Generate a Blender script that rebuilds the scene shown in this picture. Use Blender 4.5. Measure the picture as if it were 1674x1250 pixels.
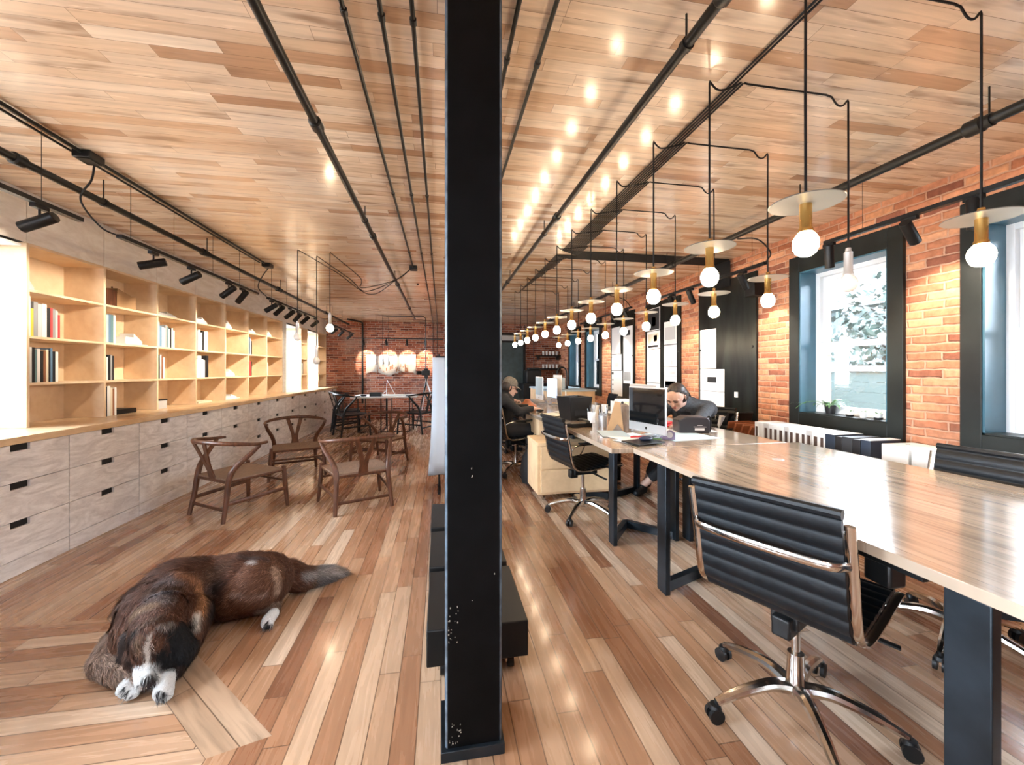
import bpy, math, random
import numpy as np
from mathutils import Vector, Matrix, Euler, noise as mnoise
PI = math.pi
R = math.radians
for o in list(bpy.data.objects): bpy.data.objects.remove(o)
S = bpy.context.scene
C = S.collection

# ---------------------------------------------------------------- camera, world, exposure
YAW = math.atan(116/660)
cam_d = bpy.data.cameras.new('camera')
cam = bpy.data.objects.new('camera', cam_d); C.objects.link(cam)
cam.location = (0, 0, 1.25); cam.rotation_euler = (PI/2, 0, -YAW)
cam_d.sensor_width = 36; cam_d.lens = 660/1674*36; cam_d.shift_y = -20/1674; cam_d.clip_start = .02
S.camera = cam
S.view_settings.view_transform = 'Standard'; S.view_settings.look = 'None'
S.view_settings.gamma = 1; S.view_settings.exposure = 0.33
S.view_settings.use_curve_mapping = False
W = bpy.data.worlds.new('world'); S.world = W; W.use_nodes = True
wn = W.node_tree.nodes; wl = W.node_tree.links
bg = wn['Background']
tc = wn.new('ShaderNodeTexCoord'); sp = wn.new('ShaderNodeSeparateXYZ'); rp = wn.new('ShaderNodeValToRGB')
wl.new(tc.outputs['Generated'], sp.inputs[0]); wl.new(sp.outputs['Z'], rp.inputs[0]); wl.new(rp.outputs[0], bg.inputs['Color'])
rp.color_ramp.elements[0].position = .0; rp.color_ramp.elements[0].color = (.66, .76, .88, 1)
rp.color_ramp.elements[1].position = .5; rp.color_ramp.elements[1].color = (.78, .88, 1.0, 1)
bg.inputs['Strength'].default_value = 55.0
BULB = 75; SPOT_L = 42; SPOT_R = 45; SPOT_B = 70

# ---------------------------------------------------------------- materials
def new_mat(name):
    m = bpy.data.materials.new(name); m.use_nodes = True
    return m, m.node_tree.nodes, m.node_tree.links, m.node_tree.nodes['Principled BSDF']
def mat(name, col, rough=.5, metal=0, var=0.0, scale=8, bump=0, stretch=(1,1,1), coat=0, spec=.5, col2=None):
    m, n, l, b = new_mat(name)
    b.inputs['Base Color'].default_value = (*col, 1); b.inputs['Roughness'].default_value = rough
    b.inputs['Metallic'].default_value = metal; b.inputs['Coat Weight'].default_value = coat
    b.inputs['Specular IOR Level'].default_value = spec
    if var or bump or col2:
        t = n.new('ShaderNodeTexCoord'); mp = n.new('ShaderNodeMapping'); mp.inputs['Scale'].default_value = stretch
        nz = n.new('ShaderNodeTexNoise'); nz.inputs['Scale'].default_value = scale; nz.inputs['Detail'].default_value = 5
        l.new(t.outputs['Object'], mp.inputs[0]); l.new(mp.outputs[0], nz.inputs['Vector'])
        r = n.new('ShaderNodeValToRGB'); r.color_ramp.elements[0].position = .35; r.color_ramp.elements[1].position = .65
        c2 = col2 or tuple(min(1, c*(1+var)) for c in col)
        r.color_ramp.elements[0].color = (*[c*(1-var) for c in col], 1); r.color_ramp.elements[1].color = (*c2, 1)
        l.new(nz.outputs['Fac'], r.inputs[0]); l.new(r.outputs[0], b.inputs['Base Color'])
        if bump:
            bp = n.new('ShaderNodeBump'); bp.inputs['Strength'].default_value = bump; bp.inputs['Distance'].default_value = .004
            l.new(nz.outputs['Fac'], bp.inputs['Height']); l.new(bp.outputs[0], b.inputs['Normal'])
    return m
def emit(name, col, strength):
    m, n, l, b = new_mat(name)
    b.inputs['Base Color'].default_value = (*col, 1)
    b.inputs['Emission Color'].default_value = (*col, 1); b.inputs['Emission Strength'].default_value = strength
    return m
def MA(n, l, op, a, b=None, c=None):
    x = n.new('ShaderNodeMath'); x.operation = op
    for i, v in enumerate((a, b, c)):
        if v is None: continue
        if isinstance(v, (int, float)): x.inputs[i].default_value = v
        else: l.new(v, x.inputs[i])
    return x.outputs[0]
def ramp(n, l, fac, stops, interp='LINEAR'):
    r = n.new('ShaderNodeValToRGB'); r.color_ramp.interpolation = interp
    e = r.color_ramp.elements
    e[0].position, e[0].color = stops[0][0], (*stops[0][1], 1)
    e[1].position, e[1].color = stops[-1][0], (*stops[-1][1], 1)
    for p, c in stops[1:-1]:
        q = e.new(p); q.color = (*c, 1)
    l.new(fac, r.inputs[0]); return r.outputs[0]
def mixc(n, l, fac, a, b, blend='MIX'):
    x = n.new('ShaderNodeMix'); x.data_type = 'RGBA'; x.blend_type = blend
    for i, v in ((0, fac), (6, a), (7, b)):
        if isinstance(v, (int, float)): x.inputs[i].default_value = v
        elif isinstance(v, tuple): x.inputs[i].default_value = (*v, 1)
        else: l.new(v, x.inputs[i])
    return x.outputs[2]
def plank_mat(name, ang, w, L, stops, rough, gap=.024, grain=1.0, coat=.0, bump=.25, knots=.5):
    """boards of width w and length L that run along the direction ang (0 = +X)"""
    m, n, l, b = new_mat(name)
    t = n.new('ShaderNodeTexCoord'); mp = n.new('ShaderNodeMapping'); mp.vector_type = 'POINT'
    mp.inputs['Rotation'].default_value = (0, 0, -ang)
    l.new(t.outputs['Object'], mp.inputs[0])
    s = n.new('ShaderNodeSeparateXYZ'); l.new(mp.outputs[0], s.inputs[0])
    x, y = s.outputs[0], s.outputs[1]
    yr = MA(n, l, 'DIVIDE', y, w); row = MA(n, l, 'FLOOR', yr); fy = MA(n, l, 'FRACT', yr)
    wn_ = n.new('ShaderNodeTexWhiteNoise'); wn_.noise_dimensions = '1D'; l.new(row, wn_.inputs['W'])
    xr = MA(n, l, 'ADD', MA(n, l, 'DIVIDE', x, L), MA(n, l, 'MULTIPLY', wn_.outputs['Value'], 7.3))
    # wobble the butt joints so board lengths differ
    wob = MA(n, l, 'MULTIPLY', MA(n, l, 'SINE', MA(n, l, 'MULTIPLY', xr, 2.1)), .28)
    xr = MA(n, l, 'ADD', xr, wob)
    idx = MA(n, l, 'FLOOR', xr); fx = MA(n, l, 'FRACT', xr)
    cb = n.new('ShaderNodeCombineXYZ'); l.new(row, cb.inputs[0]); l.new(idx, cb.inputs[1])
    wn2 = n.new('ShaderNodeTexWhiteNoise'); wn2.noise_dimensions = '3D'; l.new(cb.outputs[0], wn2.inputs['Vector'])
    base = ramp(n, l, wn2.outputs['Value'], stops)
    # grain
    cg = n.new('ShaderNodeCombineXYZ')
    l.new(MA(n, l, 'ADD', MA(n, l, 'MULTIPLY', x, 3.0), MA(n, l, 'MULTIPLY', wn2.outputs['Value'], 40)), cg.inputs[0])
    l.new(MA(n, l, 'MULTIPLY', y, 42.0), cg.inputs[1]); l.new(MA(n, l, 'MULTIPLY', row, 3.7), cg.inputs[2])
    nz = n.new('ShaderNodeTexNoise'); nz.inputs['Scale'].default_value = 1.0; nz.inputs['Detail'].default_value = 6; nz.inputs['Distortion'].default_value = .6
    l.new(cg.outputs[0], nz.inputs['Vector'])
    g = ramp(n, l, nz.outputs['Fac'], [(.3, (1-.32*grain,)*3), (.55, (1, 1, 1)), (.75, (1+.06*grain,)*3)])
    col = mixc(n, l, 1.0, base, g, 'MULTIPLY')
    # heartwood streaks and knots
    n2 = n.new('ShaderNodeTexNoise'); n2.inputs['Scale'].default_value = 1.0; n2.inputs['Detail'].default_value = 3
    c2 = n.new('ShaderNodeCombineXYZ'); l.new(MA(n, l, 'ADD', MA(n, l, 'MULTIPLY', x, 2.2), MA(n, l, 'MULTIPLY', wn2.outputs['Value'], 90)), c2.inputs[0])
    l.new(MA(n, l, 'MULTIPLY', y, 13.0), c2.inputs[1]); l.new(idx, c2.inputs[2]); l.new(c2.outputs[0], n2.inputs['Vector'])
    k = ramp(n, l, n2.outputs['Fac'], [(.56, (0, 0, 0)), (.72, (1, 1, 1))])
    sx = n.new('ShaderNodeSeparateColor'); l.new(k, sx.inputs[0])
    col = mixc(n, l, MA(n, l, 'MULTIPLY', sx.outputs[0], knots), col, tuple(c*.55 for c in stops[0][1]))
    gy = MA(n, l, 'MINIMUM', fy, MA(n, l, 'SUBTRACT', 1.0, fy)); gx = MA(n, l, 'MULTIPLY', MA(n, l, 'MINIMUM', fx, MA(n, l, 'SUBTRACT', 1.0, fx)), L/w)
    gm = MA(n, l, 'LESS_THAN', MA(n, l, 'MINIMUM', gy, gx), gap)
    col = mixc(n, l, MA(n, l, 'MULTIPLY', gm, .8), col, (.07, .035, .018))
    l.new(col, b.inputs['Base Color'])
    b.inputs['Roughness'].default_value = rough
    l.new(MA(n, l, 'ADD', MA(n, l, 'MULTIPLY', nz.outputs['Fac'], .14), rough-.07), b.inputs['Roughness'])
    b.inputs['Coat Weight'].default_value = coat; b.inputs['Coat Roughness'].default_value = .12
    bp = n.new('ShaderNodeBump'); bp.inputs['Strength'].default_value = bump; bp.inputs['Distance'].default_value = .002
    n3 = n.new('ShaderNodeTexNoise'); n3.inputs['Scale'].default_value = 5.0; l.new(t.outputs['Object'], n3.inputs['Vector'])
    h = MA(n, l, 'ADD', MA(n, l, 'SUBTRACT', MA(n, l, 'MULTIPLY', wn2.outputs['Value'], .5), gm), MA(n, l, 'MULTIPLY', n3.outputs['Fac'], 1.2))
    l.new(h, bp.inputs['Height']); l.new(bp.outputs[0], b.inputs['Normal'])
    return m
def brick_mat(name, axis, stops, mortar, bw=.205, bh=.0575):
    m, n, l, b = new_mat(name)
    t = n.new('ShaderNodeTexCoord'); s = n.new('ShaderNodeSeparateXYZ'); l.new(t.outputs['Object'], s.inputs[0])
    n0 = n.new('ShaderNodeTexNoise'); n0.inputs['Scale'].default_value = 14; n0.inputs['Detail'].default_value = 2; l.new(t.outputs['Object'], n0.inputs['Vector'])
    sc = n.new('ShaderNodeSeparateColor'); l.new(n0.outputs['Color'], sc.inputs[0])
    u = MA(n, l, 'ADD', s.outputs[axis], MA(n, l, 'MULTIPLY', sc.outputs[0], .022))
    v = MA(n, l, 'ADD', s.outputs[2], MA(n, l, 'MULTIPLY', sc.outputs[1], .018))
    vr = MA(n, l, 'DIVIDE', v, bh); row = MA(n, l, 'FLOOR', vr); fy = MA(n, l, 'FRACT', vr)
    w1 = n.new('ShaderNodeTexWhiteNoise'); w1.noise_dimensions = '1D'; l.new(row, w1.inputs['W'])
    ur = MA(n, l, 'ADD', MA(n, l, 'DIVIDE', u, bw), MA(n, l, 'ADD', MA(n, l, 'MULTIPLY', row, .5), MA(n, l, 'MULTIPLY', w1.outputs['Value'], .25)))
    idx = MA(n, l, 'FLOOR', ur); fx = MA(n, l, 'FRACT', ur)
    cb = n.new('ShaderNodeCombineXYZ'); l.new(row, cb.inputs[0]); l.new(idx, cb.inputs[1])
    w2 = n.new('ShaderNodeTexWhiteNoise'); w2.noise_dimensions = '3D'; l.new(cb.outputs[0], w2.inputs['Vector'])
    base = ramp(n, l, w2.outputs['Value'], stops)
    n1 = n.new('ShaderNodeTexNoise'); n1.inputs['Scale'].default_value = 26; n1.inputs['Detail'].default_value = 6; l.new(t.outputs['Object'], n1.inputs['Vector'])
    base = mixc(n, l, 1.0, base, ramp(n, l, n1.outputs['Fac'], [(.3, (.72, .70, .70)), (.7, (1.12, 1.1, 1.1))]), 'MULTIPLY')
    n4 = n.new('ShaderNodeTexNoise'); n4.inputs['Scale'].default_value = 1.6; n4.inputs['Detail'].default_value = 8; l.new(t.outputs['Object'], n4.inputs['Vector'])
    ef = n.new('ShaderNodeSeparateColor'); l.new(ramp(n, l, n4.outputs['Fac'], [(.56, (0, 0, 0)), (.72, (1, 1, 1))]), ef.inputs[0])
    base = mixc(n, l, MA(n, l, 'MULTIPLY', ef.outputs[0], .45), base, mortar)
    gy = MA(n, l, 'MULTIPLY', MA(n, l, 'MINIMUM', fy, MA(n, l, 'SUBTRACT', 1.0, fy)), bh)
    gx = MA(n, l, 'MULTIPLY', MA(n, l, 'MINIMUM', fx, MA(n, l, 'SUBTRACT', 1.0, fx)), bw)
    dist = MA(n, l, 'SUBTRACT', MA(n, l, 'MINIMUM', gx, gy), MA(n, l, 'MULTIPLY', n1.outputs['Fac'], .004))
    mk = n.new('ShaderNodeMapRange'); mk.inputs['From Min'].default_value = .0015; mk.inputs['From Max'].default_value = .0042
    l.new(dist, mk.inputs[0])
    col = mixc(n, l, mk.outputs[0], mortar, base); l.new(col, b.inputs['Base Color'])
    b.inputs['Roughness'].default_value = .8; b.inputs['Specular IOR Level'].default_value = .25
    hh = n.new('ShaderNodeMapRange'); hh.inputs['From Min'].default_value = .0; hh.inputs['From Max'].default_value = .009; l.new(dist, hh.inputs[0])
    bp = n.new('ShaderNodeBump'); bp.inputs['Strength'].default_value = .9; bp.inputs['Distance'].default_value = .008
    l.new(MA(n, l, 'ADD', hh.outputs[0], MA(n, l, 'MULTIPLY', n1.outputs['Fac'], .6)), bp.inputs['Height']); l.new(bp.outputs[0], b.inputs['Normal'])
    return m
def ply_mat(name, c1, c2, rough=.45, scale=1.0, wave=True, axis=1):
    m, n, l, b = new_mat(name)
    t = n.new('ShaderNodeTexCoord'); mp = n.new('ShaderNodeMapping')
    mp.inputs['Scale'].default_value = (1, .8, 3.2) if wave else (1, 1, 1)
    oi = n.new('ShaderNodeObjectInfo'); ad = n.new('ShaderNodeVectorMath'); ad.operation = 'ADD'
    l.new(t.outputs['Object'], ad.inputs[0])
    cc = n.new('ShaderNodeCombineXYZ')
    for i in range(3): l.new(MA(n, l, 'MULTIPLY', oi.outputs['Random'], 17.0+i*5), cc.inputs[i])
    l.new(cc.outputs[0], ad.inputs[1]); l.new(ad.outputs[0], mp.inputs[0])
    n1 = n.new('ShaderNodeTexNoise'); n1.inputs['Scale'].default_value = 5*scale; n1.inputs['Detail'].default_value = 7; n1.inputs['Distortion'].default_value = 1.8
    l.new(mp.outputs[0], n1.inputs['Vector'])
    n2 = n.new('ShaderNodeTexNoise'); n2.inputs['Scale'].default_value = 60*scale; n2.inputs['Detail'].default_value = 2; l.new(mp.outputs[0], n2.inputs['Vector'])
    f = MA(n, l, 'ADD', MA(n, l, 'MULTIPLY', n1.outputs['Fac'], .8), MA(n, l, 'MULTIPLY', n2.outputs['Fac'], .2))
    l.new(ramp(n, l, f, [(.34, c1), (.62, c2)]), b.inputs['Base Color'])
    b.inputs['Roughness'].default_value = rough
    return m

M = {}
WOODS = [(0, (.20, .085, .045)), (.12, (.33, .16, .085)), (.5, (.43, .25, .145)), (.8, (.52, .35, .225)), (1, (.62, .47, .34))]
M['floor'] = plank_mat('floor_boards', PI/2, .083, .95, WOODS, .27, coat=.35, bump=.18, knots=.12, grain=.55)
M['floor_x'] = plank_mat('floor_boards_across', 0, .083, .9, WOODS[1:3]+[(.8, (.58, .42, .29)), (1, (.66, .51, .38))], .27, coat=.35, bump=.18, knots=.15, grain=.7)
M['floor_d'] = plank_mat('floor_boards_diagonal', 3*PI/4, .0827, 1.6, [(0, (.42, .28, .18)), (1, (.68, .52, .38))], .3, coat=.3, bump=.18, knots=.3)
CEIL = [(0, (.45, .26, .15)), (.13, (.62, .42, .27)), (.3, (.74, .57, .41)), (.75, (.80, .65, .50)), (1, (.86, .74, .60))]
M['ceiling'] = plank_mat('ceiling_boards', 0, .066, .62, CEIL, .25, gap=.012, grain=.7, coat=.5, bump=.08, knots=.8)
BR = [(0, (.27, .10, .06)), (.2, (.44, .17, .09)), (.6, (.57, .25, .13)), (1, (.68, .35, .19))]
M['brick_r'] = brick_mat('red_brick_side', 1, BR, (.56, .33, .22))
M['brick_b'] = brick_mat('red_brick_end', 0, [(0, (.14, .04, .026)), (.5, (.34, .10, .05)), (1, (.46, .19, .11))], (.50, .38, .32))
M['ply'] = ply_mat('birch_plywood_grey', (.60, .57, .555), (.88, .86, .845), .5)
M['plywarm'] = ply_mat('birch_plywood', (.70, .50, .31), (.82, .64, .44), .45, .5, False)
M['plypanel'] = ply_mat('birch_wall_panel', (.74, .69, .63), (.90, .87, .82), .5, .7)
M['counter'] = ply_mat('counter_plywood', (.66, .45, .26), (.78, .58, .36), .22, .7)
M['desk'] = plank_mat('desk_top_wood', PI/2, .14, 3.0, [(0, (.37, .28, .20)), (1, (.46, .36, .27))], .14, gap=.004, grain=1.2, coat=.5, bump=.03, knots=.25)
M['deskedge'] = mat('desk_edge', (.42, .27, .16), .35, var=.15, scale=20, stretch=(1, .1, 4))
M['ped'] = ply_mat('pedestal_plywood', (.66, .45, .25), (.80, .58, .34), .45, .6, False)
M['black'] = mat('black_paint', (.004, .0045, .005), .42, spec=.35, var=.4, scale=12)
M['column'] = mat('column_black_paint', (.0016, .0017, .002), .6, var=.5, scale=9, bump=.2, spec=.12)
M['edge_tone'] = mat('blue_grey_edge', (.06, .085, .11), .4, var=.5, scale=30)
M['flake'] = mat('bare_plaster_flake', (.5, .46, .38), .8)
M['blackmet'] = mat('black_pipe', (.006, .007, .0065), .38, .2, var=.3, scale=30)
M['cable'] = mat('black_cable', (.004, .0038, .0038), .55, spec=.3)
M['steel'] = mat('blackened_steel', (.016, .023, .030), .38, .55, var=.6, scale=5, bump=.1)
M['panelsteel'] = mat('blackened_steel_panel', (.013, .016, .014), .28, .5, var=.7, scale=3, stretch=(1, 2.5, .5))
M['frame'] = mat('window_trim_black', (.007, .010, .0095), .42, spec=.35, var=.5, scale=3)
M['jamb'] = mat('window_reveal_blue', (.045, .125, .175), .3, var=.12, scale=4)
M['white'] = mat('white_paint', (.80, .82, .83), .4)
M['paper'] = mat('white_paper', (.86, .86, .85), .7)
M['chrome'] = mat('polished_aluminium', (.62, .60, .57), .16, 1.0)
M['leather'] = mat('black_leather', (.004, .006, .008), .42, var=.3, scale=60, bump=.15, spec=.3)
M['plastic'] = mat('black_plastic', (.006, .0065, .007), .42, spec=.35)
M['dkwood'] = mat('walnut_stained_wood', (.095, .036, .017), .42, spec=.35, var=.35, scale=9, stretch=(6, 6, 1))
M['cord'] = mat('woven_paper_cord', (.23, .155, .11), .75, var=.2, scale=160, bump=.6, stretch=(1, .15, 1))
M['brass'] = mat('brass', (.72, .46, .16), .25, 1.0)
M['disc'] = mat('grey_enamel_disc', (.11, .115, .12), .3)
M['bulb'] = emit('bulb_glow', (1.0, .76, .50), BULB)
M['offbulb'] = mat('clear_bulb_unlit', (.75, .72, .68), .15)
M['lens'] = emit('spot_lens_glow', (1.0, .84, .62), 6)
M['alu'] = mat('silver_aluminium', (.66, .68, .70), .3, .7)
M['screen'] = mat('dark_screen', (.004, .005, .006), .08, coat=1)
M['red'] = mat('red_plastic', (.62, .03, .03), .45)
M['tan'] = mat('tan_card', (.42, .25, .12), .6, var=.08)
M['felt'] = mat('grey_brown_card', (.20, .155, .125), .75, var=.1, scale=30)
M['brown'] = mat('brown_leather', (.33, .10, .035), .45, var=.3, scale=7, bump=.1)
M['skin'] = mat('skin', (.62, .40, .31), .5, var=.06, scale=10)
M['hairm'] = mat('dark_hair', (.035, .026, .022), .45, var=.4, scale=60, stretch=(1, 1, .2))
M['sweater'] = mat('black_knit', (.008, .008, .009), .8, var=.3, scale=80, bump=.2)
M['jacket'] = mat('charcoal_wool', (.06, .068, .078), .85, var=.3, scale=60, bump=.2)
M['trouser'] = mat('dark_trousers', (.016, .017, .02), .8)
M['cap'] = mat('olive_cap', (.15, .135, .11), .8, var=.25, scale=60)
M['leaf'] = mat('green_leaf', (.10, .22, .08), .45, var=.3)
M['pot'] = mat('white_ceramic', (.72, .72, .70), .3)
M['cloth'] = mat('white_sheet', (.42, .46, .50), .8)
M['slot'] = mat('drawer_slot_shadow', (.01, .009, .009), .8)
M['blue'] = mat('blueprint_paper', (.50, .63, .68), .7, var=.05)
M['glass'] = None
def glass():
    m, n, l, b = new_mat('window_glass')
    n.remove(b); o = n['Material Output']
    tr = n.new('ShaderNodeBsdfTransparent'); gl = n.new('ShaderNodeBsdfGlossy'); gl.inputs['Roughness'].default_value = .02
    fr = n.new('ShaderNodeFresnel'); fr.inputs[0].default_value = 1.45; mx = n.new('ShaderNodeMixShader')
    l.new(fr.outputs[0], mx.inputs[0]); l.new(tr.outputs[0], mx.inputs[1]); l.new(gl.outputs[0], mx.inputs[2]); l.new(mx.outputs[0], o.inputs[0])
    return m
M['glass'] = glass()
BOOKC = {'white': (.78, .78, .76), 'black': (.012, .012, .014), 'grey': (.30, .31, .32), 'pale grey': (.56, .57, .58), 'yellow': (.72, .5, .06),
         'red': (.55, .06, .06), 'blue': (.12, .22, .34), 'pale blue': (.42, .55, .62), 'brown': (.28, .11, .05), 'cream': (.74, .66, .50), 'teal': (.12, .22, .24), 'dark green': (.04, .09, .06)}
for k, v in BOOKC.items(): M['book_'+k] = mat(k.replace(' ', '_')+'_book_cover', v, .5)

# ---------------------------------------------------------------- mesh builder
class MB:
    def __init__(s): s.v = []; s.f = []; s.mi = []; s.cur = 0
    def add(s, vs, fs):
        k = len(s.v); s.v += [tuple(v) for v in vs]; s.f += [[i+k for i in f] for f in fs]; s.mi += [s.cur]*len(fs); return s
    def box(s, x0, x1, y0, y1, z0, z1, mtx=None):
        vs = [Vector((x, y, z)) for x in (x0, x1) for y in (y0, y1) for z in (z0, z1)]
        if mtx: vs = [mtx @ v for v in vs]
        return s.add(vs, [(0, 1, 3, 2), (4, 6, 7, 5), (0, 4, 5, 1), (2, 3, 7, 6), (0, 2, 6, 4), (1, 5, 7, 3)])
    def cb(s, c, d, mtx=None, rot=None):
        if rot is not None: mtx = Matrix.Translation(c) @ Euler(rot).to_matrix().to_4x4(); c = (0, 0, 0)
        return s.box(c[0]-d[0]/2, c[0]+d[0]/2, c[1]-d[1]/2, c[1]+d[1]/2, c[2]-d[2]/2, c[2]+d[2]/2, mtx)
    def tube(s, pts, r, n=8, cap=True, flat=None, closed=False, up=None):
        """tube along points; r float or list; flat=(a,b) gives an elliptic/flat section a wide (side) b thick"""
        P = [Vector(p) for p in pts]; k0 = len(s.v); m = len(P)
        nr = None
        for i, p in enumerate(P):
            if closed: t = (P[(i+1) % m]-P[i-1])
            else: t = (P[min(i+1, m-1)]-P[max(i-1, 0)])
            t.normalize()
            if nr is None:
                a = Vector(up) if up else (Vector((0, 0, 1)) if abs(t.z) < .9 else Vector((1, 0, 0)))
                nr = (a - t*a.dot(t)).normalized()
            else:
                nr = (nr - t*nr.dot(t))
                if nr.length < 1e-5: nr = t.orthogonal()
                nr.normalize()
            bn = t.cross(nr)
            rr = r[i] if isinstance(r, (list, tuple)) else r
            for j in range(n):
                a = 2*PI*(j+.5)/n
                if flat: ca, sa = math.cos(a), math.sin(a); q = p + bn*(flat[0]*ca*(1.41 if n == 4 else 1)) + nr*(flat[1]*sa*(1.41 if n == 4 else 1))
                else: q = p + (nr*math.cos(a)+bn*math.sin(a))*rr
                s.v.append(tuple(q))
        mm = m if closed else m-1
        for i in range(mm):
            for j in range(n):
                a = k0+i*n+j; b_ = k0+i*n+(j+1) % n; i2 = (i+1) % m
                s.f.append([a, b_, k0+i2*n+(j+1) % n, k0+i2*n+j]); s.mi.append(s.cur)
        if cap and not closed:
            s.f.append([k0+j for j in range(n)][::-1]); s.f.append([k0+(m-1)*n+j for j in range(n)]); s.mi += [s.cur]*2
        return s
    def cyl(s, a, b, r, n=16, r2=None): return s.tube([a, b], [r, r if r2 is None else r2], n)
    def lathe(s, prof, c=(0, 0, 0), n=20, mtx=None):
        k0 = len(s.v); m = len(prof)
        for (r, z) in prof:
            for j in range(n):
                v = Vector((r*math.cos(2*PI*j/n), r*math.sin(2*PI*j/n), z))
                if mtx: v = mtx @ v
                s.v.append(tuple(v+Vector(c)))
        for i in range(m-1):
            for j in range(n):
                s.f.append([k0+i*n+j, k0+i*n+(j+1) % n, k0+(i+1)*n+(j+1) % n, k0+(i+1)*n+j]); s.mi.append(s.cur)
        if prof[0][0] > 1e-4: s.f.append([k0+j for j in range(n)][::-1]); s.mi.append(s.cur)
        if prof[-1][0] > 1e-4: s.f.append([k0+(m-1)*n+j for j in range(n)]); s.mi.append(s.cur)
        return s
    def ball(s, c, r, n=14, rot=None):
        rr = (r, r, r) if isinstance(r, (int, float)) else r
        m_ = max(6, n//2+1); k0 = len(s.v); q = Euler(rot).to_matrix() if rot else None
        for i in range(m_+1):
            th = PI*i/m_
            for j in range(n):
                v = Vector((rr[0]*math.sin(th)*math.cos(2*PI*j/n), rr[1]*math.sin(th)*math.sin(2*PI*j/n), rr[2]*math.cos(th)))
                if q: v = q @ v
                s.v.append(tuple(v+Vector(c)))
        for i in range(m_):
            for j in range(n):
                s.f.append([k0+i*n+j, k0+(i+1)*n+j, k0+(i+1)*n+(j+1) % n, k0+i*n+(j+1) % n]); s.mi.append(s.cur)
        return s
    def prism(s, poly, h0, h1, f=lambda x, y, h: (x, y, h)):
        n = len(poly); vs = [f(x, y, h0) for x, y in poly]+[f(x, y, h1) for x, y in poly]
        return s.add(vs, [list(range(n))[::-1], list(range(n, 2*n))]+[[i, (i+1) % n, n+(i+1) % n, n+i] for i in range(n)])
    def mesh(s, name):
        me = bpy.data.meshes.new(name); me.from_pydata(s.v, [], s.f); me.validate(); me.update(); return me
    def build(s, name, material, parent=None, smooth=True, bevel=0, ang=35, loc=None, seg=2):
        me = s.mesh(name)
        for m_ in (material if isinstance(material, (list, tuple)) else [material]): me.materials.append(m_)
        if len(me.polygons) == len(s.mi): me.polygons.foreach_set('material_index', s.mi)
        bm_fix(me)
        if smooth: me.shade_smooth(); me.set_sharp_from_angle(angle=R(ang))
        o = bpy.data.objects.new(name, me); C.objects.link(o)
        if parent: o.parent = parent
        if loc: o.location = loc
        if bevel:
            b = o.modifiers.new('bevel', 'BEVEL'); b.width = bevel; b.segments = seg; b.limit_method = 'ANGLE'; b.angle_limit = R(40)
        return o
import bmesh
def bm_fix(me):
    bm = bmesh.new(); bm.from_mesh(me); bmesh.ops.remove_doubles(bm, verts=bm.verts, dist=1e-6); bmesh.ops.recalc_face_normals(bm, faces=bm.faces); bm.to_mesh(me); bm.free()
def tag(o, label=None, cat=None, group=None, kind=None):
    if label: o['label'] = label
    if cat: o['category'] = cat
    if group: o['group'] = group
    if kind: o['kind'] = kind
    return o
def thing(name, label, cat, loc=(0, 0, 0), rz=0, group=None, rot=None):
    o = bpy.data.objects.new(name, None); C.objects.link(o); o.location = loc; o.rotation_euler = rot or (0, 0, rz); o.empty_display_size = .1
    return tag(o, label, cat, group)
def dup(root, loc, rz=0, label=None, group=None, rot=None, scale=None):
    r = root.copy(); C.objects.link(r); r.location = loc; r.rotation_euler = rot or (0, 0, rz)
    if scale: r.scale = scale
    if label: r['label'] = label
    if group: r['group'] = group
    def rec(a, b):
        for ch in list(a.children):
            c = ch.copy(); C.objects.link(c); c.parent = b; rec(ch, c)
    rec(root, r); return r
def struct(name, mb, m, **k): return tag(mb.build(name, m, **k), kind='structure')
ORD = ['first', 'second', 'third', 'fourth', 'fifth', 'sixth', 'seventh', 'eighth', 'ninth', 'tenth', 'eleventh', 'twelfth', 'thirteenth', 'fourteenth', 'fifteenth', 'sixteenth']
NEAR = ['nearest'] + [o+' nearest' for o in ORD[1:]]
def aim(frm, to):
    """rotation that turns local -Z towards 'to'"""
    return (Vector(to)-Vector(frm)).to_track_quat('-Z', 'Y').to_euler()
def curve_pts(P, n=8):
    """Catmull-Rom through points"""
    P = [Vector(p) for p in P]; Q = [P[0]*2-P[1]]+P+[P[-1]*2-P[-2]]; out = []
    for i in range(1, len(Q)-2):
        for k in range(n):
            t = k/n; a, b, c, d = Q[i-1:i+3]
            out.append(.5*((2*b)+(c-a)*t+(2*a-5*b+4*c-d)*t*t+(3*b-a-3*c+d)*t**3))
    out.append(P[-1]); return out

# ---------------------------------------------------------------- room shell
XL, XR, YB, YF, H = -3.17, 3.25, -3.2, 10.9, 2.51
# floor: boards along the room, with an old patch of boards laid across it and a diagonal border
fm = MB()
P_a, P_b = (-1.66, 2.36), (-.748, 1.45)        # inner edge of the diagonal border
P_c, P_d = (-.569, 1.503), (-1.43, 2.36)       # outer edge
Yn = .75
def quad(pts, mi): fm.cur = mi; fm.add([(x, y, 0) for x, y in pts], [list(range(len(pts)))])
quad([(XL, Yn), (-.748, Yn), P_b, P_a, (XL, 2.36)], 1)
quad([P_b, P_c, P_d, P_a], 2)
quad([(XL, YB), (XR, YB), (XR, Yn), (-.748, Yn), (XL, Yn)], 0)
quad([(-.748, Yn), (XR, Yn), (XR, 1.503), P_c, P_b], 0)
quad([P_c, (XR, 1.503), (XR, 2.36), P_d], 0)
quad([(XL, 2.36), P_a, P_d, (XR, 2.36), (XR, YF), (XL, YF)], 0)
fl = struct('floor', fm, [M['floor'], M['floor_x'], M['floor_d']], smooth=False)
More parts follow.
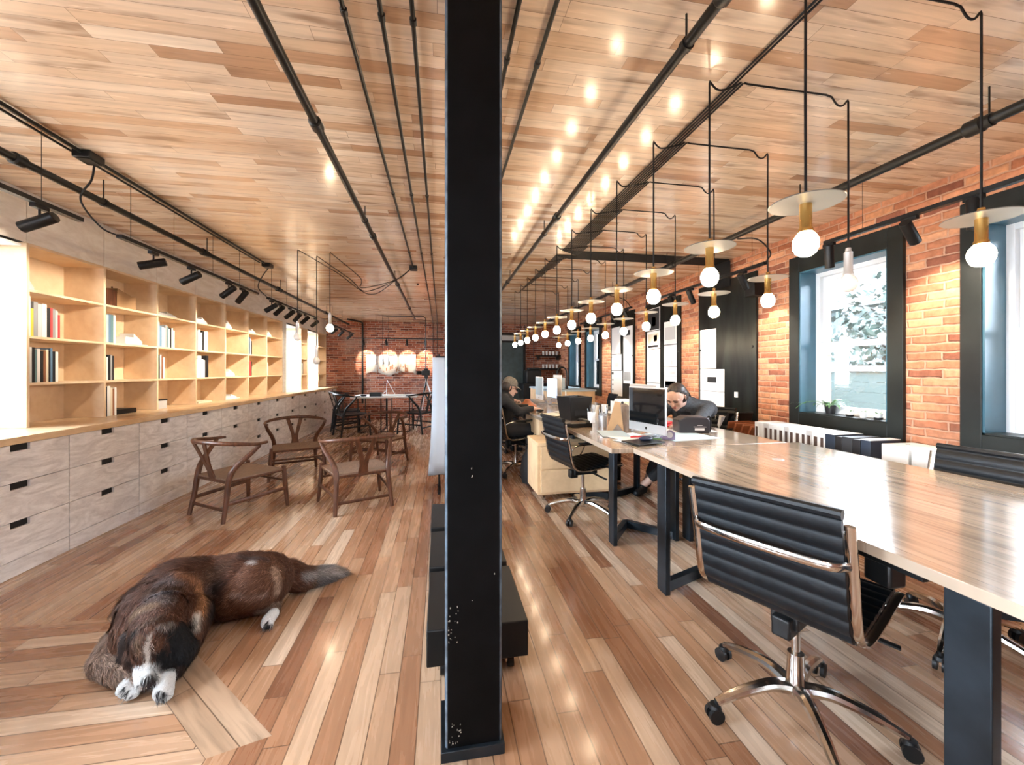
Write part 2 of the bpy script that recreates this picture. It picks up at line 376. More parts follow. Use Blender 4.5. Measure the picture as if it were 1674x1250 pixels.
struct('floor_slab', MB().box(XL-.4, XR+.4, YB-.4, YF+.4, -.2, -.01), M['deskedge'], smooth=False)
struct('ceiling', MB().box(XL-.3, XR+.3, YB-.3, YF+.3, H, H+.1), M['ceiling'], smooth=False)
def wall_holes(name, x0, x1, ya, yb, z0, z1, holes, m):
    """wall slab between x0 and x1 with rectangular openings (y0,y1,z0,z1)"""
    ys = sorted({ya, yb, *[h[0] for h in holes], *[h[1] for h in holes]}); zs = sorted({z0, z1, *[h[2] for h in holes], *[h[3] for h in holes]})
    b = MB()
    solid = lambda i, j: 0 <= i < len(ys)-1 and 0 <= j < len(zs)-1 and not any(h[0]-1e-6 <= ys[i] and ys[i+1] <= h[1]+1e-6 and h[2]-1e-6 <= zs[j] and zs[j+1] <= h[3]+1e-6 for h in holes)
    for i in range(len(ys)-1):
        for j in range(len(zs)-1):
            if not solid(i, j): continue
            a, c, d, e = ys[i], ys[i+1], zs[j], zs[j+1]
            b.add([(x0, a, d), (x0, c, d), (x0, c, e), (x0, a, e)], [(0, 1, 2, 3)]); b.add([(x1, a, d), (x1, c, d), (x1, c, e), (x1, a, e)], [(3, 2, 1, 0)])
            if not solid(i-1, j): b.add([(x0, a, d), (x1, a, d), (x1, a, e), (x0, a, e)], [(0, 1, 2, 3)])
            if not solid(i+1, j): b.add([(x0, c, d), (x1, c, d), (x1, c, e), (x0, c, e)], [(0, 1, 2, 3)])
            if not solid(i, j-1): b.add([(x0, a, d), (x1, a, d), (x1, c, d), (x0, c, d)], [(0, 1, 2, 3)])
            if not solid(i, j+1): b.add([(x0, a, e), (x1, a, e), (x1, c, e), (x0, c, e)], [(0, 1, 2, 3)])
    return struct(name, b, m, smooth=False)
WZ0, WZ1 = .86, 2.145
RW = [(1.17, 1.915), (2.442, 3.184), (7.93, 8.67), (9.2, 9.88)]          # right windows: openings along Y
RW2 = [(-2.2, -1.4), (-.1, .645)]
wall_holes('wall_right', XR, XR+.32, YB, YF, 0, H, [(a, b, WZ0, WZ1) for a, b in RW+RW2], M['brick_r'])
LW = [(2.0, 3.34), (8.19, 9.0), (9.43, 10.18), (.2, 1.5), (-2.4, -1.0)]
LZ0, LZ1 = .845, 2.127
wall_holes('wall_left', XL-.25, XL, YB, YF, 0, H, [(a, b, LZ0, LZ1) for a, b in LW], M['white'])
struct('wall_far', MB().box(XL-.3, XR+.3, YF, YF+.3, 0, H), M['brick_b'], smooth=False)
bh = MB()
for x0, x1, z0, z1 in [(XL-.3, -2.6, 0, H), (-1.8, XR+.3, 0, H), (-2.6, -1.8, 0, .8), (-2.6, -1.8, 2.3, H)]: bh.box(x0, x1, YB-.3, YB, z0, z1)
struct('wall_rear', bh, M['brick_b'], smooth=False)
for i, (x0, x1) in enumerate([(-2.6, -1.8)]):  # invented rear window, out of view, added for cool fill on the foreground
    w = MB()
    for a, b in ((x0, x0+.05), (x1-.05, x1), ((x0+x1)/2-.025, (x0+x1)/2+.025)): w.box(a, b, YB-.2, YB-.14, .8, 2.3)
    w.box(x0, x1, YB-.2, YB-.14, .8, .85); w.box(x0, x1, YB-.2, YB-.14, 2.25, 2.3); w.box(x0, x1, YB-.2, YB-.14, 1.5, 1.55)
    struct('window_%d' % (20+i), w, M['white'], smooth=False)
    # light portals help the renderer find the daylight openings
def portal(loc, rot, sx, sy):
    l = bpy.data.lights.new('window_portal', 'AREA'); l.shape = 'RECTANGLE'; l.size = sx; l.size_y = sy; l.cycles.is_portal = True
    o = bpy.data.objects.new('window_portal', l); C.objects.link(o); o.location = loc; o.rotation_euler = rot
for a, b in RW+RW2: portal((XR+.30, (a+b)/2, (WZ0+WZ1)/2), (0, PI/2, 0), WZ1-WZ0, b-a)
for a, b in LW: portal((XL-.24, (a+b)/2, (LZ0+LZ1)/2), (0, -PI/2, 0), LZ1-LZ0, b-a)
for x0, x1 in ((-2.6, -1.8),): portal(((x0+x1)/2, YB-.28, 1.55), (PI/2, 0, 0), x1-x0, 1.5)

# right windows: black board trim, blue reveal, white double hung sashes
def right_window(k, y0, y1):
    t = tag(thing('window_%d' % k, None, None), kind='structure')
    x0, x1 = XR+.145, XR+.215
    tr = MB(); tx = XR-.028
    w_ = .105
    tr.box(tx, XR, y0-w_, y0, .72, WZ1+.145); tr.box(tx, XR, y1, y1+w_, .72, WZ1+.145)
    tr.box(tx, XR, y0, y1, WZ1, WZ1+.145); tr.box(tx, XR, y0, y1, .72, WZ0)
    tr.build('window_trim', M['frame'], t, bevel=.003)
    jb = MB()
    jb.box(XR-.02, x0, y0-.004, y0+.012, WZ0, WZ1); jb.box(XR-.02, x0, y1-.012, y1+.004, WZ0, WZ1); jb.box(XR-.02, x0, y0, y1, WZ1-.012, WZ1+.004)
    jb.build('window_reveal', M['jamb'], t)
    MB().box(XR-.02, x0, y0, y1, WZ0-.004, WZ0+.012).build('window_sill', M['frame'], t)
    zm = 1.475
    fr = MB()
    for a, b in ((y0-.002, y0+.05), (y1-.05, y1+.002)): fr.box(x0, x1, a, b, WZ0-.002, WZ1+.002)
    fr.box(x0, x1, y0+.0502, y1-.0502, WZ1-.05, WZ1+.002); fr.box(x0, x1, y0+.0502, y1-.0502, WZ0-.002, WZ0+.035)
    fr.build('window_frame', M['white'], t, bevel=.003)
    for (za, zb, xa, xb) in ((zm-.02, WZ1-.05, x0+.035, x0+.06), (WZ0+.035, zm+.025, x0+.006, x0+.03)):
        sh = MB(); ya, yb = y0+.05, y1-.05; q = .042
        sh.box(xa, xb, ya, ya+q, za, zb); sh.box(xa, xb, yb-q, yb, za, zb); sh.box(xa, xb, ya+q, yb-q, zb-q, zb); sh.box(xa, xb, ya+q, yb-q, za, za+q)
        s_ = sh.build('sash', M['white'], t, bevel=.003)
        MB().box((xa+xb)/2-.002, (xa+xb)/2+.002, ya+q, yb-q, za+q, zb-q).build('pane', M['glass'], s_, smooth=False)
for i, (a, b) in enumerate(RW+RW2): right_window(i+1, a, b)
def left_window(k, y0, y1):
    struct('trim_%d' % (200+k), MB().box(XL-.02, -2.862, y0, y1, 2.112, 2.127), M['white'], smooth=False)
    t = tag(thing('window_%d' % k, None, None), kind='structure')
    f = MB(); xa, xb = XL-.16, XL-.1
    f.box(xa, xb, y0, y0+.05, LZ0, LZ1); f.box(xa, xb, y1-.05, y1, LZ0, LZ1); f.box(xa, xb, y0, y1, LZ0, LZ0+.05); f.box(xa, xb, y0, y1, LZ1-.05, LZ1)
    f.build('window_frame', M['white'], t); MB().box(xa+.02, xa+.025, y0+.05, y1-.05, LZ0+.05, LZ1-.05).build('pane', M['glass'], t)
for i, (a, b) in enumerate(LW): left_window(10+i, a, b)

# ---------------------------------------------------------------- left: plywood wall panels, bookcase, cabinets, counter
XS, XC = -2.86, -2.54            # bookcase front, cabinet front
S0, SW = 3.385, .66
ZS = [.845, 1.153, 1.484, 1.814, 2.127]
ys = [-2.9+.66*0, -.9, .4, 1.7, 2.6] 
edges = [YB, -2.2, -.9, .4, 1.7, 2.72]+[S0-.004+SW*i for i in range(12)]
edges = [e for e in edges if e < YF-.2]+[YF]
tn = 1
for a, b in zip(edges[:-1], edges[1:]):
    struct('trim_%d' % tn, MB().box(XL, XS-.004, a+.003, b-.003, ZS[4]+.02, H-.002), M['plypanel'], smooth=False, bevel=.0015); tn += 1
struct('trim_%d' % tn, MB().box(XL, XS-.012, YB, YF, ZS[4]+.018, H-.001), M['slot'], smooth=False); tn += 1
def pier(a, b):
    global tn
    struct('trim_%d' % tn, MB().box(XL, XS, a, b, ZS[0], ZS[4]+.018), M['plypanel'], smooth=False); tn += 1
for a, b in ((YB, -2.4), (-1.0, .2), (1.5, 2.0), (S0+7*SW+.02, 8.19)): pier(a, b)
def bookcase(label, y0, n, w):
    t = thing('bookcase', label, 'bookcase', (XS, y0, ZS[0]))
    d = XS-XL-.004; th = .02
    MB().box(-d, -d+.012, .0, n*w, 0, ZS[4]-ZS[0]).build('back_panel', M['plywarm'], t, smooth=False)
    for i in range(n+1): MB().box(-d+.012, 0, i*w-.011, i*w+.011, 0.001, ZS[4]-ZS[0]+.018).build('divider', M['plywarm'], t, bevel=.001)
    for i in range(n):
        for j in (1, 2, 3, 4):
            z = ZS[j]-ZS[0]; MB().box(-d+.012, -.001, i*w+.011, (i+1)*w-.011, z-.009+(.009 if j == 4 else 0), z+.009+(.009 if j == 4 else 0)).build('shelf', M['plywarm'], t, bevel=.001)
    return t
bookcase('long plywood bookcase of seven bays built along the left wall', S0, 7, SW)
bookcase('narrow plywood bookcase standing between the two far left windows', 9.02, 1, .39)
bookcase('short plywood bookcase between the last left window and the end brick wall', 10.2, 1, .66)
# counter
ct = MB().box(XL+.002, XC+.012, YB+.01, 10.66, .802, .845)
tag(ct.build('counter_top', M['counter'], bevel=.002), 'continuous plywood counter running over all the drawer cabinets', 'counter')
DZ = [.102, .333, .568, .80]
def make_cab():
    t = thing('drawer_cabinet', '', 'cabinet', (XC, 0, 0)); w = .66
    MB().box(XL-XC+.01, -.02, .004, w-.004, .0, .80).build('body', M['ply'], t, smooth=False)
    MB().box(-.02, 0, .003, w-.003, .002, DZ[0]-.002).build('kick_panel', M['ply'], t, bevel=.001)
    for i in range(3):
        f = MB(); a, b = DZ[i]+.002, DZ[i+1]-.002; y0, y1 = .27, .39; hh = .04
        f.box(-.019, 0, .003, y0, a, b); f.box(-.019, 0, y1, w-.003, a, b); f.box(-.019, 0, y0, y1, a, b-hh)
        dr = f.build('drawer', M['ply'], t, smooth=False)
        MB().box(-.0195, -.016, y0, y1, b-hh, b).build('handle_slot', M['slot'], dr, smooth=False)
    return t
cab0 = make_cab(); lab = lambda s: 'pale plywood three-drawer cabinet, ' + s
k = 0; yy = 3.29-.66*4
first = True
for i in range(15):
    y = yy+.66*i; ln = None
    if y+.66 < 2.8: s = 'beyond the left picture edge, ' + ['furthest back', 'middle one', 'nearest to view', 'next'][k] ; k += 1
    elif i == 3: s = 'cut by the left picture edge'
    else: s = ORD[i-3] + ' from the left picture edge' 
    if y < .5 or y+.66 < 2.3: continue
    if first: cab0.location.y = y; cab0['label'] = lab(s); cab0['group'] = 'drawer cabinets along the left wall'; first = False
    else: dup(cab0, (XC, y, 0), 0, lab(s), 'drawer cabinets along the left wall')
# trailing filler at the end
BAY = ['nearest', 'second', 'third', 'fourth', 'fifth', 'sixth', 'seventh']; SHF = {0: 'top', 1: 'second', 2: 'third', 3: 'bottom'}
def shelf_z(r): return ZS[3-r]+(.0095 if r < 3 else .0005)
rb = random.Random(5)
def book(y, w, h, d, col, z, label, group, lean=0, xf=-2.885):
    t = thing('book', label, 'book', (xf, y, z), 0, group, rot=(lean, 0, 0))
    MB().box(-d, -.003, .0015, w-.0015, .002, h-.002).build('pages', M['paper'], t, smooth=False)
    m = MB(); m.box(-d, 0, 0, .002, 0, h); m.box(-d, 0, w-.002, w, 0, h); m.box(-.003, 0, .002, w-.002, 0, h)
    m.build('cover', M['book_'+col], t, smooth=False)
def books(bay, r, off, spec, bay_y=None, bn=None, hs=None):
    y = (S0+SW*bay if bay_y is None else bay_y)+.013+off; z = shelf_z(r); bname = bn or BAY[bay]+' bookcase bay'
    for i, it in enumerate(spec):
        col, w, h = it
        book(y, w, h, min(.2, h*.75), col, z, '%s book, %s from the left, %s shelf of the %s' % (col, ORD[i], SHF[r], bname), 'books on the %s shelf of the %s' % (SHF[r], bname)); y += w+.0012
    return y
def rs(cols, w=(.014, .03), h=(.2, .27)): return [(c, rb.uniform(*w), rb.uniform(*h)) for c in cols]
W_, K_, G_, P_ = 'white', 'black', 'grey', 'pale grey'
books(0, 1, .0, [('white', .034, .285), ('yellow', .02, .20), (G_, .03, .25), (P_, .03, .24), ('white', .036, .245), (K_, .026, .22), ('red', .018, .225), (G_, .02, .22), (P_, .018, .21), ('red', .018, .18)])
books(0, 2, .0, rs([K_, W_, K_, 'teal', W_, K_, 'brown', 'cream', K_, 'blue', K_, W_], (.013, .024), (.225, .255)))
books(1, 1, .0, [(W_, .03, .25), ('pale blue', .03, .245), ('blue', .022, .25), ('teal', .03, .25), (W_, .02, .25)])
books(1, 2, .0, rs([W_, K_, W_, K_, G_, K_], (.015, .024), (.2, .225)))
books(1, 3, .0, [(K_, .045, .262), (W_, .035, .265), ('cream', .022, .25), ('brown', .02, .24), (W_, .022, .25)])
books(2, 1, .0, rs(['blue', 'pale blue', 'blue', W_, P_, G_], (.022, .035), (.2, .26))+rs(['teal', 'pale grey', K_, W_, 'pale blue'], (.02, .028), (.19, .24)))
books(2, 2, .0, rs([W_, K_, W_, 'brown', W_], (.022, .03), (.22, .255)))
books(3, 1, .0, rs([W_, G_, W_, P_, K_, W_, W_], (.03, .05), (.2, .25)))
books(3, 2, .0, rs([G_, W_, W_, P_, W_, W_, K_, K_], (.03, .045), (.2, .27)))
books(4, 1, .0, rs([K_, 'cream'], (.015, .02), (.18, .24)))
books(5, 1, .0, rs([K_, W_, K_, 'blue', W_, K_], (.02, .035), (.2, .27)))
books(5, 2, .03, rs(['brown', 'red', K_], (.03, .05), (.2, .24)))
books(6, 2, .02, rs([W_, W_], (.03, .05), (.2, .24)))
books(0, 2, .05, rs([K_, W_, K_], (.03, .045), (.22, .26)), 9.02, 'bookcase between the far windows')
books(0, 2, .05, rs([K_, K_, W_], (.03, .05), (.22, .26)), 10.2, 'bookcase beside the end wall')
def simple(name, label, cat, mb, m, group=None, **k): return tag(mb.build(name, m, **k), label, cat, group)
def yb(bay, o): return S0+SW*bay+o
# models and boxes on the shelves
t = thing('architectural_model', 'brown and tan wooden house model with chimneys on the top shelf of the second bay', 'model', (-2.99, yb(1, .02), shelf_z(0)))
MB().box(-.12, .09, 0, .17, 0, .15).build('dark_block', M['dkwood'], t, bevel=.002); MB().box(-.12, .09, .172, .40, 0, .125).build('tan_block', M['tan'], t, bevel=.002)
c_ = MB(); c_.prism([(0, 0), (.10, 0), (.0, .05)], -.12, .08, lambda a, b, h: (h, .19+a*1.8, .125+b)); c_.build('gable', M['tan'], t, smooth=False)
c_ = MB(); c_.cyl((.03, .10, .15), (.03, .10, .18), .006); c_.cyl((.03, .2, .15), (.03, .2, .19), .006); c_.build('chimney', M['dkwood'], t)
def white_model(bay, r, o, dims, label, lean=0, m='paper'):
    b = MB(); a, w, h = dims
    b.box(-a, 0, 0, w, 0, .008); b.box(-a*.9, -a*.1, w*.08, w*.5, .008, h*.55, ); b.prism([(0, 0), (w*.4, 0), (w*.4, h*.3), (0, h)], -a*.8, -a*.2, lambda p, q, hh: (hh, w*.55+p, .008+q*.8))
    simple('paper_model', label, 'model', b, M[m], 'white models on the bookcase', smooth=False, loc=(-2.90, yb(bay, o), shelf_z(r)))
white_model(0, 0, .02, (.18, .12, .11), 'small white box model on the top shelf of the nearest bay')
white_model(1, 1, .30, (.2, .28, .13), 'white sketch model with a raised wedge beside books in the second bay')
white_model(2, 0, .05, (.22, .42, .07), 'low flat white model on the top shelf of the third bay')
white_model(3, 0, .1, (.2, .3, .10), 'little white model on the top shelf of the fourth bay')
white_model(4, 0, .05, (.2, .3, .14), 'rounded white model on the top shelf of the fifth bay')
white_model(4, 2, .04, (.2, .4, .12), 'stack of white card models on the third shelf of the fifth bay')
white_model(5, 0, .1, (.2, .35, .09), 'white model on the top shelf of the sixth bay')
white_model(6, 0, .1, (.2, .3, .12), 'white model on the top shelf of the seventh bay')
white_model(4, 3, .08, (.16, .4, .07), 'low white model on the bottom shelf of the fifth bay')
simple('flat_box', 'flat black box lying right of the books at the bottom of the second bay', 'box', MB().box(-.2, 0, 0, .24, 0, .045), M['black'], loc=(-2.9, yb(1, .19), shelf_z(3)), bevel=.003)
t = thing('card_box', 'small pale grey lidded box on the bottom shelf of the third bay', 'box', (-2.9, yb(2, .02), shelf_z(3)))
MB().box(-.15, 0, 0, .19, 0, .085).build('box_body', M['book_pale grey'], t, bevel=.002); MB().box(-.153, .003, -.003, .193, .085, .1).build('lid', M['book_black'], t, bevel=.002)
simple('flat_folder', 'thin black folder leaning on the left side of the fourth bay bottom shelf', 'folder', MB().box(-.2, 0, 0, .02, 0, .24), M['black'], loc=(-2.9, yb(3, .02), shelf_z(3)))
simple('flat_book', 'closed book lying flat on the bottom shelf of the fourth bay', 'book', MB().box(-.2, 0, 0, .3, 0, .022), M['book_cream'], loc=(-2.9, yb(3, .12), shelf_z(3)))

# ---------------------------------------------------------------- right wall: steel panels with pinned papers
for i, (a, b) in enumerate(((3.69, 4.64), (5.05, 6.0), (6.38, 7.33))):
    t = thing('steel_panel', 'tall blackened steel panel on the brick wall, %s' % ['nearest one with papers on its far side', 'middle one behind two columns of papers', 'furthest one before the blue windows'][i], 'panel', (XR-.02, (a+b)/2, 1.5), group='steel pin-up panels on the brick wall')
    MB().box(-.008, .016, -(b-a)/2, (b-a)/2, -.785, .785).build('sheet', M['panelsteel'], t, bevel=.002)
    for sy in (-1, 1):
        for sz in (-.7, 0, .7): MB().lathe([(0, .0), (.016, 0), (.013, .006), (0, .008)], mtx=Matrix.Rotation(-PI/2, 4, 'Y'), c=(-.008, sy*((b-a)/2-.05), sz)).build('bolt', M['black'], t)
simple('outlet_plate', 'small white outlet plate near the foot of the nearest steel panel', 'outlet', MB().box(XR-.034, XR-.028, 3.95, 4.0, .95, 1.01), M['white'])
pc = [0]
rp_ = random.Random(9)
def paper(y0, y1, z0, z1, label, pics=()):
    x = XR-.0325
    t = thing('pinned_paper', label, 'paper', (x, (y0+y1)/2, (z0+z1)/2), group=None)
    b = MB(); ny = 6; vs = []; w, h = y1-y0, z1-z0
    for j in range(ny+1):
        for i_ in range(3): vs.append((-.0005-.003*math.sin(PI*j/ny)*(i_ % 2), -w/2+w*i_/2, -h/2+h*j/ny))
    b.add(vs, [(j*3+i_, j*3+i_+1, j*3+i_+4, j*3+i_+3) for j in range(ny) for i_ in range(2)]); b.build('sheet', M['paper'], t)
    for (u0, u1, v0, v1, m) in pics:
        MB().box(-.0055, -.0047, -w/2+w*u0, -w/2+w*u1, -h/2+h*v0, -h/2+h*v1).build('printed_image', M[m], t, smooth=False)
GR = 'book_grey'; DK = 'book_black'
# y increases away from the camera, so the left side of a sheet in view is its larger y
paper(4.30, 4.60, 1.27, 1.75, 'long blank white drawing, upper sheet on the nearest steel panel')
paper(4.16, 4.60, 1.0, 1.262, 'white sheet with a dark photo in its middle on the nearest steel panel', [(.3, .68, .4, .65, DK)])
paper(4.16, 4.60, .74, .995, 'white sheet with two black spires, lowest on the nearest steel panel', [(.72, .80, .15, .42, DK), (.45, .53, .15, .38, DK), (.6, .66, .15, .22, GR)])
paper(5.12, 5.44, 1.62, 1.95, 'sheet with a large grey photo, top of the right column on the middle panel', [(.1, .9, .2, .75, 'book_pale grey')])
paper(5.12, 5.44, 1.30, 1.61, 'white sketch sheet below the grey photo on the middle panel', [(.3, .4, .1, .3, 'book_pale grey')])
paper(5.12, 5.44, 1.17, 1.295, 'narrow pale landscape sketch on the middle panel', [(.1, .6, .2, .5, 'book_pale grey')])
paper(5.12, 5.44, .93, 1.165, 'sheet with a dark skyline photo, lowest of right column on the middle panel', [(.1, .9, .3, .7, DK), (.15, .85, .45, .68, GR)])
paper(5.55, 5.93, 1.86, 2.2, 'dark photo sheet with brown shapes, highest on the middle panel', [(.03, .97, .03, .97, DK), (.3, .6, .2, .6, 'brown')])
paper(5.55, 5.93, 1.58, 1.85, 'sheet with an orange flower print on the middle panel', [(.1, .9, .3, .85, 'book_cream'), (.2, .45, .4, .75, 'book_brown'), (.1, .9, .08, .2, DK)])
paper(5.55, 5.93, 1.06, 1.57, 'tall white sheet with a small yellow print on the middle panel', [(.4, .7, .65, .9, 'book_cream')])
paper(5.55, 5.93, .78, 1.05, 'blank white sheet at the bottom left of the middle panel')
paper(6.42, 6.78, 1.02, 2.02, 'long white poster with photos on the furthest panel, right side', [(.25, .7, .84, .93, DK), (.2, .8, .5, .6, 'book_pale grey'), (.2, .9, .05, .2, GR)])
paper(6.90, 7.28, 1.55, 2.05, 'long glowing blank sheet at top left of the furthest panel')
paper(6.85, 7.28, 1.25, 1.54, 'white sketch sheet halfway down the furthest panel', [(.3, .6, .2, .5, 'book_pale grey')])
paper(6.82, 7.28, .78, 1.24, 'white drawing with black dots along its edge, lowest on the furthest panel', [(.8, .95, .85, .95, DK), (.82, .92, .6, .66, DK), (.82, .92, .4, .46, DK), (.82, .92, .2, .26, DK)])

# ---------------------------------------------------------------- far wall
ld = thing('door', 'tall dark teal double door in the end wall behind the seated man', 'door', (1.86, YF-.02, 0))
ld.name = 'door_1'; ld['kind'] = 'structure'
MB().box(-.36, .36, -.03, 0, 0, 2.0).build('door_leaf', mat('dark_teal_paint', (.035, .06, .065), .45, var=.2), ld, bevel=.004)
MB().box(-.36, .36, -.03, 0, 2.06, 2.2).build('transom_grille', M['book_pale grey'], ld)
d_ = MB(); d_.box(.36, .42, -.06, .01, 0, 2.24); d_.box(-.42, -.36, -.06, .01, 0, 2.24); d_.box(-.42, .42, -.06, .01, 2.2, 2.26); d_.box(-.36, .36, -.05, 0, 2.0, 2.06); d_.build('door_frame', M['black'], ld)
for i, z in enumerate((1.66, 1.30)):
    t = thing('wall_shelf', '%s black kitchen shelf on the end brick wall' % ['upper', 'lower'][i], 'shelf', (2.93, YF-.13, z), group='black kitchen shelves')
    MB().box(-.36, .30, -.12, .125, -.03, 0).build('shelf_board', M['black'], t)
    for sx in (-.3, .24): MB().box(sx-.01, sx+.01, -.1, .125, -.12, -.03).build('bracket', M['black'], t)
    for j in range(5):
        g = MB().lathe([(.028, 0), (.034, .10), (.034, .11), (.03, .11), (.026, .01), (0, .008)], n=12)
        simple('cup', 'white cup, %s from the left on the %s black kitchen shelf' % (ORD[j], ['upper', 'lower'][i]), 'cup', g, M['pot'], 'cups on the kitchen shelves', loc=(2.93-.16+j*.095, YF-.13, z+.001))
# torn relief artwork
t = thing('wall_relief', 'wide pale landscape relief with a torn lower edge lit on the end brick wall', 'artwork', (-1.27, YF-.02, 1.0))
pr_ = MB(); n_ = 24; top = [(x/n_, .62+.02*math.sin(x*.9)) for x in range(n_+1)]
poly = [(-.62+1.24*u, v) for u, v in top][::-1]+[(-.62+1.24*i/n_, .14+.05*math.sin(i*.42)+(.03 if i % 3 else 0)*(i > 12)) for i in range(n_+1)]
pr_.prism(poly, -.05, 0, lambda a, b, h: (a, h, b+.02)); pr_.build('relief_panel', mat('pale_relief', (.36, .32, .28), .8, var=.12, scale=6, bump=.3), t, smooth=False)
rr_ = random.Random(2); sk = MB()
for i in range(26):
    x = -.38+rr_.random()*.8; z = .2+rr_.random()*.16; sk.box(x, x+.012+.02*rr_.random(), -.056, -.0495, z, z+.02+.07*rr_.random())
sk.build('dark_drawing', M['book_brown'], t, smooth=False)
# ---------------------------------------------------------------- central column
t = thing('column', 'square black timber column with chipped paint in the middle of the room', 'column', (.105, 1.405, 0))
def chamf(w, d, c): return [(-w+c, -d), (w-c, -d), (w, -d+c), (w, d-c), (w-c, d), (-w+c, d), (-w, d-c), (-w, -d+c)]
MB().prism(chamf(.092, .092, .006), .035, H-.001).build('post', M['column'], t, smooth=False)
MB().box(-.105, .10, -.105, .105, 0, .035).build('base_plate', M['steel'], t, bevel=.002)
e_ = MB()
for sx in (-1, 1): e_.prism([(sx*.0925, -.0865), (sx*.0865, -.0925), (sx*.084, -.0925), (sx*.0925, -.084)], .036, H-.003)
e_.build('corner_edge', M['edge_tone'], t, smooth=False)  # corner strips lighter and bluer than the post faces
rf = random.Random(4); fk = MB()
for i in range(46):
    if i < 22: x, z = -.082+rf.random()**2*.035, .36+rf.random()*.13
    elif i < 40: x, z = -.08+rf.random()*.04, .04+rf.random()*.07
    elif i < 44: x, z = -.012+rf.random()*.006, .90+rf.random()*.05
    else: x, z = rf.uniform(-.03, .08), rf.uniform(.5, 1.2)
    s = rf.uniform(.0006, .003); h_ = rf.uniform(.001, .007)
    fk.prism([(x, z), (x+s, z+h_*.2), (x+s*.8, z+h_), (x-s*.4, z+h_*.7)], -.0932, -.0921, lambda a, b, h: (a, h, b))
fk.build('paint_chips', M['flake'], t, smooth=False)

# ---------------------------------------------------------------- pipes and conduits under the ceiling
def pipe(name, label, pts, r, coup=(), group='ceiling pipes', hang=(), n=12):
    t = thing(name, label, 'pipe', pts[0], group=group); o = Vector(pts[0])
    MB().tube([Vector(p)-o for p in pts], r, n).build('pipe_run', M['blackmet'], t)
    for c in coup:
        a = Vector(c[0])-o; d = Vector(c[1]).normalized(); L = c[2] if len(c) > 2 else .05
        MB().tube([a-d*L*.5, a-d*L*.4, a+d*L*.4, a+d*L*.5], [r*1.15, r*1.5, r*1.5, r*1.15], n).build('coupling', M['blackmet'], t)
    for h in hang:
        a = Vector(h)-o; b = MB(); b.cyl(a+Vector((0, 0, r)), (a.x, a.y, H-o.z), .004, 6); b.lathe([(r*1.25, -.012), (r*1.25, .012), (r*1.02, .012), (r*1.02, -.012)], c=a, n=14, mtx=Matrix.Rotation(PI/2, 4, 'X')); b.build('hanger', M['blackmet'], t)
    return t
Yd = (0, 1, 0)
pipe('sprinkler_pipe', 'thick black pipe left of the column running the length of the ceiling', [(-.575, YB+.02, 2.4), (-.575, 9.3, 2.4)], .019, [((-.575, 2.02, 2.4), Yd, .07), ((-.575, 3.62, 2.4), Yd, .06), ((-.575, 5.6, 2.4), Yd, .06), ((-.575, 7.7, 2.4), Yd, .06)], hang=[(-.575, 1.0, 2.4), (-.575, 3.25, 2.4), (-.575, 5.3, 2.4), (-.575, 7.2, 2.4)])
pipe('sprinkler_pipe', 'thick black pipe right of the column above the aisle', [(.855, YB+.02, 2.4), (.855, YF-.02, 2.4)], .019, [((.855, 1.08, 2.4), Yd, .10), ((.855, 2.93, 2.4), Yd, .07), ((.855, 5.2, 2.4), Yd, .07)], hang=[(.855, 3.3, 2.4), (.855, 1.3, 2.4), (.855, 5.0, 2.4)])
pipe('sprinkler_pipe', 'thick black pipe hung above the window side of the desks', [(2.4, YB+.02, 2.36), (2.4, 10.2, 2.36)], .024, [((2.4, y, 2.36), Yd, .07) for y in (1.45, 2.32, 3.9, 5.3, 7.0, 8.6)], hang=[(2.4, y, 2.36) for y in (1.4, 2.36, 4.0, 5.4, 7.1)])
pipe('sprinkler_pipe', 'thick black pipe hung beside the bookcase on the left', [(-2.2, YB+.02, 2.36), (-2.2, 10.3, 2.36)], .022, [((-2.2, y, 2.36), Yd, .06) for y in (2.55, 4.25, 6.0, 8.3)], hang=[(-2.2, y, 2.36) for y in (3.1, 4.3, 6.1, 8.4)])
for i, x in enumerate((-.332, -.206, -.098, .26, .385)):
    yend = (5.0, YF-.04, YF-.04, 6.8, 8.8)[i]
    pts = [(x, YB+.02, 2.494), (x, yend, 2.494)]
    if i in (1, 2): pts = [(x, YB+.02, 2.494), (x, yend, 2.494), (x, yend+.012, 2.46), (x, yend+.012, .12)]
    cl = [((x, y, 2.494), Yd, .03) for y in ((1.48, 2.95, 4.4, 6.0) if i < 3 else (1.6, 3.4, 5.2))]
    pipe('conduit', ['leftmost of three thin black conduits left of the column, ending at a swagged cable box', 'middle of three thin black conduits left of the column, turning down the end wall', 'thin black ceiling conduit left of and closest to the column', 'thin black ceiling conduit right of and closest to the column', 'thin black ceiling conduit, second one right of the column'][i], pts, .0085, cl, 'thin conduits near the column', n=8)
pipe('conduit', 'thin black conduit with junction boxes on the ceiling by the bookcase', [(-2.02, YB+.02, 2.495), (-2.02, 5.12, 2.495)], .010, [], 'ceiling conduits', n=8)
pipe('conduit', 'thin conduit beside the junction box conduit on the left ceiling', [(-2.075, YB+.02, 2.499), (-2.075, 5.12, 2.499)], .007, [], 'ceiling conduits', n=8)
def jbox(x, y, label, s=(.09, .11, .045)):
    t = thing('junction_box', label, 'junction box', (x, y, H-.045), group='ceiling junction boxes')
    MB().box(-s[0]/2, s[0]/2, -s[1]/2, s[1]/2, 0, s[2]-.001).build('box_body', M['blackmet'], t, bevel=.004)
    MB().box(-s[0]/2+.01, s[0]/2-.01, -s[1]/2+.01, s[1]/2-.01, -.004, 0).build('cover_plate', M['black'], t)
jbox(-2.02, 2.74, 'black junction box on the left ceiling, nearer one feeding the second track')
jbox(-2.02, 5.2, 'black junction box at the far end of the left ceiling conduit')
